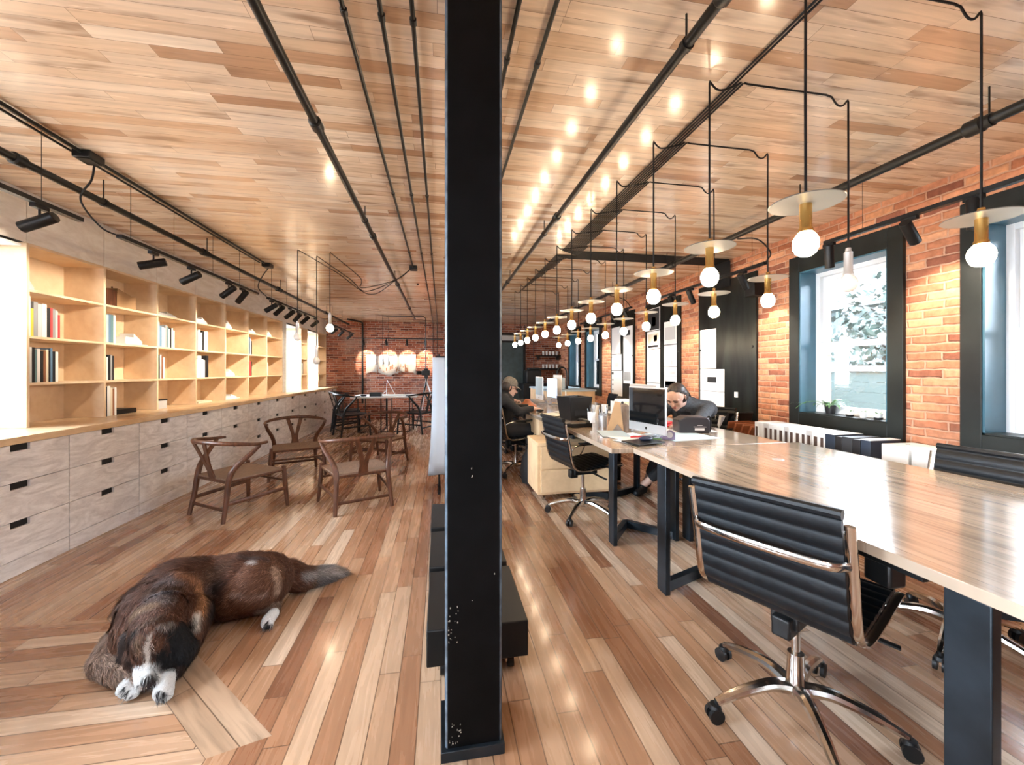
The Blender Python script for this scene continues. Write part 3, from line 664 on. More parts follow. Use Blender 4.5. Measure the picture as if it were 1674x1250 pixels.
jbox(-.33, 5.03, 'black junction box on the ceiling feeding three swagged pendants')
pipe('conduit', 'thick black pipe with an elbow running down the end wall near the drawers', [(-2.2, 10.2, 2.47), (-2.0, 10.6, 2.47), (-1.98, 10.8, 2.47), (-1.98, 10.86, 2.42), (-1.98, 10.86, .4)], .022, [], 'pipes on the end wall')
# ceiling conduit frame for the meeting table pendants
pipe('conduit', 'square run of thin conduit on the ceiling above the far meeting table', [(-.35, 9.6, .9), (-.35, 9.6, 2.45), (-.4, 9.6, 2.49), (-1.3, 9.6, 2.49)], .011, [], 'pipes on the end wall', n=8)
for i, x in enumerate((2.27, 2.52)): pipe('conduit', '%s of two thin conduits dropping down the end wall right of the door' % ['left', 'right'][i], [(x, YF-.02, H-.02), (x, YF-.02, 1.05), (x-.04*(1-2*i)*-1, YF-.02, 1.02)], .011, [], 'pipes on the end wall', n=8)

# ---------------------------------------------------------------- pendant lamps over the desks
TR_Y = 4.07
def pendant(x, y, zb, label, cord, group, lit=True, disc=True):
    """lamp with its base point at the socket; cord is a list of world points from the socket upward"""
    t = thing('pendant_lamp', label, 'lamp', (x, y, zb), group=group)
    o = Vector((x, y, zb))
    MB().tube([Vector(p)-o for p in cord], .0042, 6).build('cord', M['cable'], t)
    MB().lathe([(.0, .155), (.010, .155), (.012, .14), (.017, .135), (.017, .045), (.020, .04), (.020, .03), (0, .03)], n=16).build('socket', M['brass'] if disc else M['alu'], t)
    if disc: MB().lathe([(.016, .118), (.10, .1195), (.1015, .121), (.10, .1225), (.016, .121), (.016, .118)], n=40).build('disc_shade', M['disc'], t)
    b = MB().lathe([(0, -.047), (.014, -.045), (.027, -.036), (.034, -.021), (.036, -.005), (.033, .010), (.024, .024), (.015, .034), (0, .034)], n=20)
    b.build('bulb', M['bulb'] if lit else M['offbulb'], t)
    return t
rc = random.Random(3)
for k in range(12):
    y = 1.094+.463*k; side = 1 if y < TR_Y else -1
    for row, x in enumerate((1.133, 1.84)):
        i = (2*k+row) if side > 0 else (23-(2*(k-7)+row))
        bx = 1.25+.0165*i; ty = TR_Y+.0118*i
        if side < 0: bx = 1.235+.0165*(2*(11-k)+row)
        zc = H-.008
        P = [(x, y, 1.79), (x+rc.uniform(-.002, .002), y, 2.1), (x, y, 2.44), (x, y, H-.03)]
        if row == 0:
            P += curve_pts([(x, y, H-.022), (x+.03, y, H-.05), (x+.065, y+.0, H-.052), (bx-.012, y, H-.02)], 4)
        else:
            P += curve_pts([(x-.004, y, H-.022), (x-.03, y, H-.05), (x-.06, y, H-.05), (x-.09, y, H-.018)], 4) + [(x-.12, y, zc-.004), (bx+.02, y, zc-.004)]
        P += [(bx+.002, y, zc-.001)]
        pendant(x, y, 1.655, 'lit pendant bulb with grey disc over the desks, %s in the %s row' % (NEAR[k], ['aisle-side', 'window-side'][row]) if not (row == 1 and k == 1) else 'unlit pendant bulb before the window, second nearest in the window-side row', P, 'disc pendants hung in two rows over the desks', lit=not (row == 1 and k == 1), disc=not (row == 1 and k == 1))
        o_ = Vector((bx, y, zc))
        Q = [(bx, y+side*.006, zc), (bx, ty-.01*side, zc), (bx+.01, ty, zc), (3.205, ty, zc), (3.218, ty, zc-.02), (3.218, ty, 2.20)]
        simple('ceiling_cable', 'black ceiling cable running from the %s %s pendant into the cable mat' % (NEAR[k], ['aisle-side', 'window-side'][row]), 'cable', MB().tube([Vector(q)-o_ for q in Q], .0045, 6), M['cable'], 'cables strung side by side on the ceiling', loc=o_)
for i, (x, y, z, zt) in enumerate(((-1.455, 4.475, 1.60, .3), (-1.33, 4.68, 1.36, .3), (-1.15, 4.51, 1.70, .3))):
    sw = curve_pts([(x, y, 2.49), (x+.35*(1-.1*i), y+.12, 2.30-.02*i), (-.8-.03*i, 4.85-.08*i, 2.12+.02*i), (-.52, 4.97, 2.33), (-.36, 5.02, 2.475)], 8)
    pendant(x, y, z, 'bare bulb on a swagged cord above the wishbone chairs, %s' % ['leftmost and unlit', 'middle and unlit, hung lowest', 'rightmost and glowing'][i], [(x, y, z+.15), (x, y, 2.3), (x, y, 2.475)]+sw, 'swagged pendants above the wishbone chairs', lit=(i == 2), disc=False)
for i, x in enumerate((-1.42, -1.3, -1.2)):
    pendant(x, 9.3+.2*i, 1.42, 'small unlit bulb pendant over the meeting table, %s of three' % ['leftmost', 'middle', 'rightmost'][i], [(x, 9.3+.2*i, 1.57), (x, 9.3+.2*i, 2.48), (-1.3, 9.55, 2.495)], 'pendants over the meeting table', lit=False, disc=False)
# ---------------------------------------------------------------- track rails with spotlights
def track(name_label, pts, hangs, feed=None, group='track rails'):
    a, b = Vector(pts[0]), Vector(pts[1]); t = thing('track_rail', name_label, 'track rail', a, group=group)
    v = b-a; d = v.normalized()
    MB().tube([(0, 0, 0), v], 1, 4, flat=(.017, .012)).build('rail', M['black'], t, smooth=False)
    for h in hangs:
        p = a+d*h-a; MB().cyl(p+Vector((0, 0, .01)), (p.x, p.y, H-a.z), .0016, 6).build('suspension_wire', M['blackmet'], t)
    if feed: MB().tube([Vector(q)-a for q in curve_pts(feed, 8)], .0055, 6).build('feed_cable', M['cable'], t)
    return t
XT, ZT = -2.07, 2.126
track('black track rail on thin wires above the nearest bookcase bays, cut by the left edge', [(XT, .7, ZT), (XT, 2.754, ZT)], [.3, 1.2, 1.82])
track('second black track rail along the bookcase, fed from the nearer junction box', [(XT, 3.04, ZT), (XT, 5.06, ZT)], [.1, .55, 1.1, 1.6, 1.95], [(-2.02, 2.78, 2.46), (-2.05, 2.80, 2.38), (-2.15, 2.86, 2.28), (-2.13, 2.98, 2.16), (XT, 3.05, ZT)])
track('third black track rail along the bookcase before the far windows', [(XT, 5.34, ZT), (XT, 7.27, ZT)], [.1, .6, 1.2, 1.8], [(-2.02, 5.22, 2.46), (-2.1, 5.25, 2.36), (-2.16, 5.3, 2.24), (XT, 5.35, ZT)])
track('fourth black track rail along the bookcase near the end wall', [(XT, 8.18, ZT), (XT, 10.2, ZT)], [.1, .9, 1.8])
def xr_pts(x): return x
track('black track rail on wires across the two nearest windows', [(2.71, .3, 2.16), (2.71, 2.46, 2.16)], [.4, 1.9, 1.05])
track('second black track rail by the windows, in front of the nearest steel panel', [(2.71, 3.0, 2.16), (2.71, 4.95, 2.16)], [.15, .9, 1.7], [(2.4, 2.95, 2.33), (2.5, 2.85, 2.30), (2.62, 2.85, 2.2), (2.71, 3.0, 2.165)])
track('third black track rail by the windows, in front of the furthest steel panel', [(2.71, 5.45, 2.16), (2.71, 7.6, 2.16)], [.15, 1.0, 1.9], [(2.4, 5.5, 2.33), (2.55, 5.35, 2.25), (2.71, 5.47, 2.165)])
track('black track rail along the end brick wall with four downlights', [(-2.1, 10.3, 2.03), (.05, 10.3, 2.03)], [.2, 1.1, 2.0])
def spot(x, y, z, tgt, label, group, power, col, size=62, blend=.55):
    """cylinder spotlight hung from a rail at (x, y, z) and turned to tgt"""
    t = thing('spotlight', label, 'spotlight', (x, y, z), group=group)
    MB().box(-.014, .014, -.04, .04, -.034, -.012).build('adapter', M['black'], t, bevel=.002)
    MB().cyl((0, 0, -.034), (0, 0, -.088), .006, 8).build('stem', M['black'], t)
    piv = Vector((0, 0, -.098)); q = aim(Vector((x, y, z))+piv, tgt).to_matrix().to_4x4(); mt = Matrix.Translation(piv) @ q
    h = MB(); h.lathe([(0, .075), (.026, .075), (.029, .07), (.029, -.085), (.025, -.085), (.023, -.07), (0, -.07)], n=20, mtx=mt)
    hd = h.build('head', M['black'], t)
    MB().lathe([(0, -.0705), (.022, -.0705), (.022, -.072), (0, -.072)], n=16, mtx=mt).build('lens', M['lens'], hd)
    l = bpy.data.lights.new('spot_lamp', 'SPOT'); l.energy = power; l.color = col; l.spot_size = R(size); l.spot_blend = blend; l.shadow_soft_size = .02
    o = bpy.data.objects.new('spot_lamp', l); C.objects.link(o); o.parent = t
    o.matrix_local = mt @ Matrix.Translation((0, 0, -.09))
WARM = (1.0, .86, .68)
ly = [(2.510, (-3.05, 2.51, 1.60)), (3.360, (-3.05, 3.01, 1.70)), (3.815, (-3.05, 3.92, 1.55)), (4.420, (-3.05, 4.62, 1.35)), (4.700, (-3.05, 5.20, 1.10)), (5.450, (-3.05, 5.45, 1.40)), (5.700, (-3.05, 6.00, 1.20)), (6.070, (-3.05, 6.47, 1.35)), (6.380, (-3.05, 6.88, 1.10)), (6.710, (-3.05, 7.21, 1.30)), (7.200, (-3.05, 7.80, 1.40)), (8.450, (-3.05, 9.05, 1.30)), (9.000, (-3.05, 9.50, 1.20)), (9.800, (-3.05, 10.30, 1.30))]
for i, (y, tg) in enumerate(ly):
    yy_ = y
    spot(XT, yy_, ZT-.0, tg, 'black cylinder spotlight aimed at the bookcase, %s along the rails' % NEAR[i], 'spotlights aimed at the bookcase', SPOT_L, WARM, 70)
ry = [(1.64, (2.75, 1.64, .8)), (1.93, (3.28, 2.08, 1.62)), (2.43, (2.95, 2.6, 1.3)), (3.26, (3.25, 3.5, 1.5)), (4.04, (3.2, 4.2, 1.3)), (4.41, (3.25, 4.75, 1.4)), (5.6, (3.2, 5.7, 1.3)), (6.04, (3.22, 6.15, 1.4)), (6.6, (3.22, 6.8, 1.4)), (7.3, (3.22, 7.6, 1.4))]
for i, (y, tg) in enumerate(ry):
    spot(2.71, y, 2.16, tg, 'black cylinder spotlight on the window-side rails, %s' % NEAR[i], 'spotlights on the window side', SPOT_R, WARM, 62)
for i, x in enumerate((-1.86, -1.32, -.83, -.38)):
    spot(x, 10.3, 2.03, (x-.02, 10.9, 1.52), 'small black spotlight grazing the end brick wall, %s from the left' % ORD[i], 'spotlights on the end wall', SPOT_B, (1.0, .84, .66), 47, .12)
# lone spotlight clipped on wall left of near rail: box speaker on brick by steel panel
simple('wall_speaker', 'black box fixed on the brick high beside the nearest steel panel', 'speaker', MB().box(3.08, 3.2, 3.55, 3.68, 2.0, 2.15), M['black'], bevel=.004)
# ---------------------------------------------------------------- desks
def bent(name, pts, w, th, m, parent, up=None):
    return MB().tube(pts, 1, 4, flat=(w, th), up=up).build(name, m, parent, smooth=False)
def desk(label, x0, x1, y0, y1, legs, zt=.75, grom=(), mat_=None):
    t = thing('desk', label, 'desk', (0, 0, 0), group='long wooden desks')
    MB().box(x0, x1, y0, y1, zt-.032, zt).build('desk_top', mat_ or M['desk'], t, bevel=.002)
    MB().box(x0+.12, x1-.12, y0+.1, y1-.1, zt-.045, zt-.0325).build('under_frame', M['steel'], t)
    for g in grom: MB().lathe([(0, .0015), (.028, .002), (.03, 0)], c=(g[0], g[1], zt+.0003), n=20).build('cable_grommet', M['alu'], t)
    for kind, A, B, Cc in legs:
        zt_ = zt-.034
        for q in (A, Cc): MB().box(q[0]-.015, q[0]+.015, q[1]-.045, q[1]+.045, .0, zt_).build('leg', M['steel'], t, bevel=.003)
        f = MB()
        for p, q in ((A, B), (B, Cc)):
            a, b = Vector((*p, .03)), Vector((*q, .03)); f.tube([a, b], 1, 4, flat=(.02, .028))
        f.build('foot_bar', M['steel'], t, smooth=False)
        f = MB()
        for p, q in ((A, B), (B, Cc)): f.tube([(*p, zt_-.02), (*q, zt_-.02)], 1, 4, flat=(.02, .018))
        f.build('top_bar', M['steel'], t, smooth=False)
    return t
dk = desk('nearest long wooden desk with the glossy bare top at the right edge', 1.216, 2.44, .15, 2.42,
     [('v', (1.24, 2.10), (1.55, 2.22), (1.83, 2.10)), ('v', (1.24, .755), (1.55, .6), (1.83, .755))], grom=[(1.86, 1.97), (1.9, .9)])
MB().box(1.25, 1.29, .86, 1.32, .69, .717).build('cable_tray', M['black'], dk, bevel=.003)
MB().cb((1.285, .98, .66), (.06, .075, .07)).build('power_socket', M['black'], dk, bevel=.008)
MB().tube(curve_pts([(1.27, 1.30, .70), (1.24, 1.36, .725), (1.17, 1.42, .70), (1.13, 1.44, .675)], 5), .004, 6).ball((1.13, 1.44, .674), .011, 10).build('loose_cable', M['cable'], dk)
desk('second wooden desk, where the woman sits, covered with papers', 1.07, 2.36, 2.425, 4.1, [('v', (1.22, 2.74), (1.45, 3.02), (1.70, 2.74)), ('v', (1.80, 2.72), (2.05, 2.9), (2.28, 2.74)), ('v', (1.3, 3.9), (1.6, 3.7), (2.0, 3.9))])
desk('third wooden desk before the man, with pale computers on it', 1.03, 2.36, 4.105, 5.8, [('v', (1.2, 4.35), (1.5, 4.6), (2.0, 4.35)), ('v', (1.2, 5.6), (1.5, 5.4), (2.0, 5.6))])
desk('fourth wooden desk furthest along the row', 1.03, 2.36, 5.805, 6.9, [('v', (1.2, 6.7), (1.5, 6.5), (2.0, 6.7))])
simple('desk_drawer_box', 'shallow wooden drawer box under the third desk edge', 'drawer', MB().box(1.06, 1.14, 4.3, 5.0, .52, .704), M['ped'], bevel=.002)

# ---------------------------------------------------------------- ribbed office chairs
def profile():
    """side profile of the sling: front of seat to top of back (x, z)"""
    P = [(.235, .445), (.245, .462), (.22, .472), (.12, .462), (.0, .447), (-.10, .440), (-.165, .448), (-.205, .48), (-.228, .55), (-.245, .65), (-.268, .76), (-.288, .85)]
    return [(p.x, p.z) for p in curve_pts([(x, 0, z) for x, z in P], 9)]
PROF = profile()
def sling(P, w, th, rib):
    """padded ribbed sheet swept along the profile"""
    b = MB(); n = len(P); ring = []
    s_ = 0; vs = []
    for i, (x, z) in enumerate(P):
        a = P[max(i-1, 0)]; c = P[min(i+1, n-1)]; tx, tz = c[0]-a[0], c[1]-a[1]; L = math.hypot(tx, tz); tx /= L; tz /= L
        nx, nz = -tz, tx
        if i: s_ += math.hypot(x-P[i-1][0], z-P[i-1][1])
        h = th*(.45+.55*abs(math.sin(PI*s_/rib)))
        for sy in (-1, 1):
            vs.append((x+nx*h, sy*w/2, z+nz*h)); vs.append((x-nx*h, sy*w/2, z-nz*h))
    fs = []
    for i in range(n-1):
        o = i*4; p = o+4
        fs += [(o, o+2, p+2, p), (o+1, p+1, p+3, o+3), (o, p, p+1, o+1), (o+2, o+3, p+3, p+2)]
    fs += [(0, 1, 3, 2), ((n-1)*4, (n-1)*4+2, (n-1)*4+3, (n-1)*4+1)]
    return b.add(vs, fs)
def dense(P, k=4):
    out = []
    for a, b in zip(P[:-1], P[1:]):
        for i in range(k): out.append((a[0]+(b[0]-a[0])*i/k, a[1]+(b[1]-a[1])*i/k))
    return out+[P[-1]]
def office_chair(name, label, arms, group='ribbed black office chairs'):
    t = thing(name, label, 'chair', group=group); w = .43
    cut = 6*9
    MB_ = sling(dense(PROF[:cut+1], 3), w, .011, .045); MB_.build('seat', M['leather'], t, ang=60)
    sling(dense(PROF[cut:], 3), w, .011, .052).build('backrest', M['leather'], t, ang=60)
    MB().tube([(PROF[-1][0]-.004, -w/2-.004, PROF[-1][1]), (PROF[-1][0]-.004, w/2+.004, PROF[-1][1])], .016, 10).build('head_roll', M['leather'], t)
    for sy in (-1, 1):
        MB().tube([(x, sy*(w/2+.017), z) for x, z in PROF[6:-2:2]], 1, 8, flat=(.014, .008), up=(0, 0, 1)).build('side_frame', M['chrome'], t)
    # brace bar bowed behind the back
    bx = -.262
    MB().tube(curve_pts([(bx+.0, -w/2-.012, .70), (bx-.045, -w/2+.035, .70), (bx-.058, 0, .70), (bx-.045, w/2-.035, .70), (bx, w/2+.012, .70)], 6), 1, 8, flat=(.006, .013), up=(0, 0, 1)).build('back_brace', M['chrome'], t)
    for sx in (-.08, .12): MB().tube([(sx, -w/2, .445), (sx, 0, .415), (sx, w/2, .445)], 1, 6, flat=(.014, .005)).build('seat_brace', M['chrome'], t)
    m = MB(); m.box(-.10, .12, -.045, .045, .355, .415); m.box(-.13, -.06, -.03, .03, .33, .40); m.cyl((.02, .05, .375), (.02, .12, .375), .022, 12); m.build('tilt_mechanism', M['plastic'], t, bevel=.008)
    MB().tube([(.03, -.04, .39), (.03, -.14, .385), (.07, -.265, .365)], 1, 8, flat=(.012, .007)).build('height_lever', M['plastic'], t, bevel=0)
    c = MB(); c.cyl((0, 0, .21), (0, 0, .36), .014, 14); c.build('gas_column', M['chrome'], t)
    c = MB(); c.lathe([(0, .075), (.034, .075), (.040, .10), (.030, .125), (.026, .23), (0, .23)], n=20); c.build('hub', M['chrome'], t)
    for k in range(5):
        a = 2*PI*k/5+.087; d = Vector((math.cos(a), math.sin(a), 0))
        P = curve_pts([d*.02+Vector((0, 0, .105)), d*.10+Vector((0, 0, .118)), d*.20+Vector((0, 0, .100)), d*.268+Vector((0, 0, .078)), d*.297+Vector((0, 0, .066))], 4)
        L = MB().tube(P, [.025-.011*min(1, i/len(P)*1.2) for i in range(len(P))], 10).build('base_leg', M['chrome'], t)
        cc = d*.297; pn = Vector((-d.y, d.x, 0)); off = pn*.012
        w_ = MB()
        for s2 in (-1, 1):
            q = cc+d*.008; w_.cyl(q+pn*(s2*.007)+Vector((0, 0, .0265)), q+pn*(s2*.021)+Vector((0, 0, .0265)), .0262, 16)
        w_.lathe([(0, .062), (.018, .060), (.022, .045), (.0, .04)], c=cc+d*.006, n=12); w_.cyl(cc+Vector((0, 0, .055)), cc+Vector((0, 0, .075)), .009, 8)
        w_.build('caster', M['plastic'], L)
    if arms:
        for sy in (-1, 1):
            y = sy*(w/2+.03)
            a = MB().tube(curve_pts([(-.235, sy*(w/2+.012), .60), (-.19, y, .645), (-.02, y, .655), (.12, y, .64), (.165, y, .59), (.13, y-sy*.005, .50), (.09, sy*(w/2+.012), .46)], 5), 1, 8, flat=(.011, .006)).build('armrest', M['chrome'], t)
            MB().box(-.17, .12, y-.017, y+.017, .658, .672).build('arm_pad', M['plastic'], a, bevel=.005)
    return t
oc = office_chair('office_chair', 'ribbed black office chair with chrome frame pushed against the near desk, seen from behind', False)
oc.location = (1.265, 1.262, 0); oc.rotation_euler = (0, 0, R(25))
oa = office_chair('office_chair', 'ribbed black office chair with chrome arms in front of the plywood pedestal', True)
oa.location = (1.21, 3.34, 0); oa.rotation_euler = (0, 0, R(9))
far_c = dup(oc, (2.32, 1.48, 0), R(184), 'black office chair on the window side of the near desk, cut by the right edge')
for ch in far_c.children:
    if ch.name.startswith('base_leg'): ch.rotation_euler.z = R(17)   # the base is swivelled under the seat
dup(oa, (.90, 4.86, 0), R(14), 'ribbed black office chair the man in the cap sits on')
dup(oa, (2.62, 3.75, 0), R(205), 'office chair the woman in the grey jacket sits on')
dup(oa, (.82, 6.25, 0), R(5), 'office chair of the person in the black cap, furthest along the desks')

# ---------------------------------------------------------------- wishbone lounge chairs
def wishbone(label, wood, seatm, hs=1.0, group='wishbone lounge chairs set in a ring'):
    t = thing('wishbone_chair', label, 'chair', group=group)
    sh, zt = .335*hs, .62*hs
    for sx in (-1, 1):
        P = curve_pts([(sx*.245, -.27, 0), (sx*.232, -.235, sh*.55), (sx*.225, -.215, sh), (sx*.245, -.175, sh+.10*hs), (sx*.295, -.07, sh+.21*hs), (sx*.315, -.01, zt-.012)], 5)
        MB().tube(P, [.0165+.0065*math.sin(PI*min(1, i/len(P)*1.15)) for i in range(len(P))], 10).build('rear_leg', wood, t)
        P = [(sx*.292, .262, 0), (sx*.275, .25, sh*.6), (sx*.265, .243, sh+.028)]
        MB().tube(P, [.015, .021, .018], 10).ball((sx*.265, .243, sh+.028), (.0185, .0185, .010), 10).build('front_leg', wood, t)
        MB().tube([(sx*.236, -.245, .145*hs), (sx*.283, .254, .165*hs)], 1, 8, flat=(.009, .017)).build('side_stretcher', wood, t)
        MB().tube([(sx*.226, -.215, sh-.012), (sx*.266, .243, sh-.002)], .0135, 8).build('seat_rail', wood, t)
    MB().tube([(-.278, .25, .235*hs), (.278, .25, .235*hs)], .010, 8).build('front_stretcher', wood, t)
    MB().tube([(-.24, -.25, .10*hs), (.24, -.25, .10*hs)], 1, 8, flat=(.009, .014)).build('rear_stretcher', wood, t)
    MB().tube([(-.265, .243, sh-.004), (.265, .243, sh-.004)], .0135, 8).build('seat_rail', wood, t)
    MB().tube([(-.226, -.215, sh-.016), (.226, -.215, sh-.016)], .0135, 8).build('seat_rail', wood, t)
    # bent top rail: arms and back in one sweep
    P = []
    for i in range(29):
        a = PI*(-.12+1.24*i/28)
        P.append((-.325*math.cos(a), -.05-.265*math.sin(a) if math.sin(a) > 0 else -.05-.30*math.sin(a), zt+.035*hs*max(0, math.sin(a))))
    MB().tube(P, [.012+.007*math.sin(PI*i/28) for i in range(29)], 10).build('top_rail', wood, t)
    # forked back splat
    sp_ = MB()
    f = lambda x, y, h: (x, -.213-.098*max(0, (y-sh))/(zt-sh)+h, y)
    zm = sh+(zt-sh)*.42; ztp = zt+.03*hs
    sp_.prism([(-.046, sh-.01), (.046, sh-.01), (.036, sh+.06*hs), (.042, zm), (-.042, zm), (-.036, sh+.06*hs)], -.006, .006, f)
    for sx in (-1, 1): sp_.prism([(0, zm-.02), (sx*.042, zm), (sx*.098, ztp), (sx*.054, ztp), (sx*.010, zm+.035)], -.006, .006, f)
    sp_.build('back_splat', wood, t, smooth=False)
    # woven seat, dished, with the four-way envelope pattern
    n = 16; vs = []; fs = []
    for lay in (0, 1):
        for j in range(n+1):
            for i in range(n+1):
                u, v = i/n*2-1, j/n*2-1; hw = .245+.02*v
                dish = -.022*(1-u*u)*(1-v*v)+.004*abs(abs(u)-abs(v))
                vs.append((u*hw*1.04, .014+v*.228*1.02, sh+.007+dish-(.016 if lay else 0)))
    N = (n+1)**2
    for j in range(n):
        for i in range(n):
            a = j*(n+1)+i; fs.append((a, a+1, a+n+2, a+n+1)); fs.append((N+a, N+a+n+1, N+a+n+2, N+a+1))
    for i in range(n):
        for a, b in ((i, i+1), (n*(n+1)+i, n*(n+1)+i+1), (i*(n+1), (i+1)*(n+1)), (i*(n+1)+n, (i+1)*(n+1)+n)): fs.append((a, b, N+b, N+a))
    MB().add(vs, fs).build('seat', seatm, t)
    return t
wc = wishbone('brown wishbone chair with woven seat, front left of the ring, near the drawers', M['dkwood'], M['cord'])
def face(dx, dy): return math.atan2(dy, dx)-PI/2
wc.location = (-1.79, 4.0, 0); wc.rotation_euler = (0, 0, face(.30, .424))
dup(wc, (-.78, 4.0, 0), face(-.24, .52), 'brown wishbone chair, front right of the ring, its back to the camera')
dup(wc, (-1.72, 5.25, 0), face(.36, -.89), 'brown wishbone chair at the back left of the ring, facing the camera')
dup(wc, (-.80, 5.68, 0), face(-.45, -.83), 'brown wishbone chair at the back right of the ring, facing the camera')
bc = wishbone('black wishbone chair at the far left end of the meeting table, half hidden', M['black'], M['leather'], 1.22, 'black chairs at the meeting table')
bc.location = (-1.98, 9.0, 0); bc.rotation_euler = (0, 0, R(-80)) 
dup(bc, (-1.7, 8.2, 0), R(-60), 'black wishbone chair at the left front of the meeting table', 'black chairs at the meeting table')
dup(bc, (-.48, 8.35, 0), R(62), 'black wishbone chair at the right front of the meeting table', 'black chairs at the meeting table')
# meeting table
t = thing('meeting_table', 'white topped meeting table with thin black legs before the end brick wall', 'table', (-1.13, 8.85, 0))
MB().box(-.64, .64, -.45, .45, .695, .72).build('table_top', M['white'], t, bevel=.003)
for sx in (-.5, -.06, .06, .5):
    f = MB(); f.tube([(sx, -.4, .69), (sx, -.4, .012), (sx, .4, .012), (sx, .4, .69)], .011, 6); f.build('leg_frame', M['black'], t, smooth=False)
MB().tube([(-.5, -.4, .012), (.5, -.4, .012)], .01, 6).build('foot_bar', M['black'], t)
simple('box', 'small black box on the meeting table', 'box', MB().box(-1.42, -1.2, 8.5, 8.68, .7205, .80), M['black'], bevel=.004)
t = thing('display_model', 'white frame model like a small easel on the meeting table', 'model', (-1.02, 8.85, .7205))
MB().box(-.18, .22, -.12, .12, 0, .02).build('model_base', M['white'], t); m_ = MB()
for a, b in (((-.12, 0, .02), (-.1, 0, .32)), ((-.1, 0, .32), (.06, 0, .02)), ((-.2, 0, .02), (-.1, 0, .12))): m_.tube([a, b], .006, 6)
m_.build('model_frame', M['white'], t)
simple('dark_object', 'small dark dish on the left of the meeting table', 'dish', MB().lathe([(0, 0), (.05, 0), (.07, .03), (.06, .03), (.045, .008), (0, .008)], n=16), M['black'], loc=(-1.55, 8.6, .7205))
# tripod with camera
t = thing('camera_tripod', 'silver tripod carrying a black camera near the end wall', 'tripod', (-.33, 9.35, 0))
for i in range(3):
    a = R(90+120*i+25); MB().tube([(math.cos(a)*.36, math.sin(a)*.36, .0), (math.cos(a)*.1, math.sin(a)*.1, .72), (0, 0, 1.0)], [.011, .015, .02], 8).build('leg', M['alu'] if i != 1 else M['black'], t)
MB().cyl((0, 0, .9), (0, 0, 1.1), .016, 10).build('centre_column', M['black'], t)
MB().box(-.04, .04, -.05, .05, 1.06, 1.13).build('pan_head', M['black'], t, bevel=.01)
c_ = MB(); c_.box(-.10, .08, -.05, .05, 1.13, 1.25); c_.cyl((-.1, 0, 1.19), (-.21, -.03, 1.19), .045, 14); c_.box(-.05, .04, -.03, .03, 1.25, 1.29); c_.build('camera_body', M['black'], t, bevel=.006)
# leaning boards by the end drawers
for i in range(3): simple('leaning_board', '%s thin brown board leaning between the drawers and the end wall' % ['front', 'middle', 'rear'][i], 'board', MB().box(-2.52, -2.47, 0, .02, 0, .55-.06*i, Matrix.Translation((.02+.06*i, 10.5+.1*i, 0)) @ Matrix.Rotation(R(-8), 4, 'X')), M['dkwood'], 'boards leaning by the end wall')

# ---------------------------------------------------------------- black wheeled plinths behind the column
def plinth(label):
    t = thing('wheeled_plinth', label, 'plinth', group='black wheeled plinths in a row')
    MB().box(-.205, .205, 0, .475, .078, .225).build('box', M['plinth'], t, bevel=.006, seg=3)
    for sx in (-.14, .14):
        for y in (.07, .40):
            c = MB(); c.cyl((sx-.012, y, .032), (sx+.012, y, .032), .0315, 18); w_ = c.build('caster_wheel', M['plastic'], t)
            b = MB(); b.box(sx-.02, sx-.015, y-.02, y+.02, .03, .077); b.box(sx+.015, sx+.02, y-.02, y+.02, .03, .077); b.box(sx-.028, sx+.028, y-.03, y+.03, .07, .078); b.build('caster_bracket', M['chrome'], w_)
    return t
M['plinth'] = mat('matte_black_plinth', (.004, .0048, .0052), .5, var=.15, spec=.35)
pl = plinth('nearest of three low black wheeled boxes behind the column'); pl.location = (.148, 1.62, 0)
dup(pl, (.143, 2.14, 0), 0, 'middle of three low black wheeled boxes behind the column')
dup(pl, (.138, 2.68, 0), 0, 'furthest of three low black wheeled boxes behind the column')
# drawing rack with hanging sheets
t = thing('drawing_rack', 'black stand behind the column with long white sheets hanging from it', 'rack', (0, 4.35, 0))
f = MB()
for x in (-.02, .5): f.cyl((x, 0, .01), (x, 0, 1.42), .011, 8)
f.cyl((-.06, 0, 1.39), (.54, 0, 1.39), .011, 8)
for x in (-.02, .5): f.box(x-.012, x+.012, -.22, .22, 0, .02)
f.build('stand', M['black'], t)
for i in range(5):
    y = -.16+.07*i; P = MB(); n = 12; vs = []; fs = []
    for j in range(n+1):
        z = 1.38-1.16*j/n
        for a in range(9):
            x = -.085+.55*a/8-(.035*(j/n)**2)*(1+i*.15); vs.append((x, y+.012*math.sin(a*1.9+i)+.02*math.sin(j*.3+i)*j/n*2, z-.03*i))
    for j in range(n):
        for a in range(8): k_ = j*9+a; fs.append((k_, k_+1, k_+10, k_+9))
    o = P.add(vs, fs).build('hanging_sheet', M['cloth'], t); s_ = o.modifiers.new('s', 'SOLIDIFY'); s_.thickness = .003
# ---------------------------------------------------------------- things on the desks
DT = .7505
def computer(label, loc, rz, w, h, lit=None, cat='computer', back='alu', standh=.10):
    """all-in-one computer; local +y is the back, the screen faces -y"""
    t = thing('desktop_computer', label, cat, loc, rz, 'computers on the desks')
    MB().box(-w/2, w/2, 0, .012, standh, standh+h).build('housing', M[back], t, bevel=.004)
    MB().box(-w/2+.008, w/2-.008, -.002, 0, standh+h*.20, standh+h-.01).build('screen', M[lit] if lit else M['screen'], t, smooth=False)
    f = MB(); f.prism([(.012, standh+h*.5), (.012, standh+h*.45), (.115, .006), (.125, .006)], -.07, .07, lambda a, b_, q: (q, a, b_)); f.box(-.08, .08, -.03, .13, 0, .006); f.build('stand', M['alu'], t)
    MB().lathe([(0, 0), (.011, 0), (.011, .001), (0, .001)], n=12, mtx=Matrix.Rotation(PI/2, 4, 'X'), c=(0, -.0005, standh+h*.09)).build('round_mark', M['black'], t)
    return t
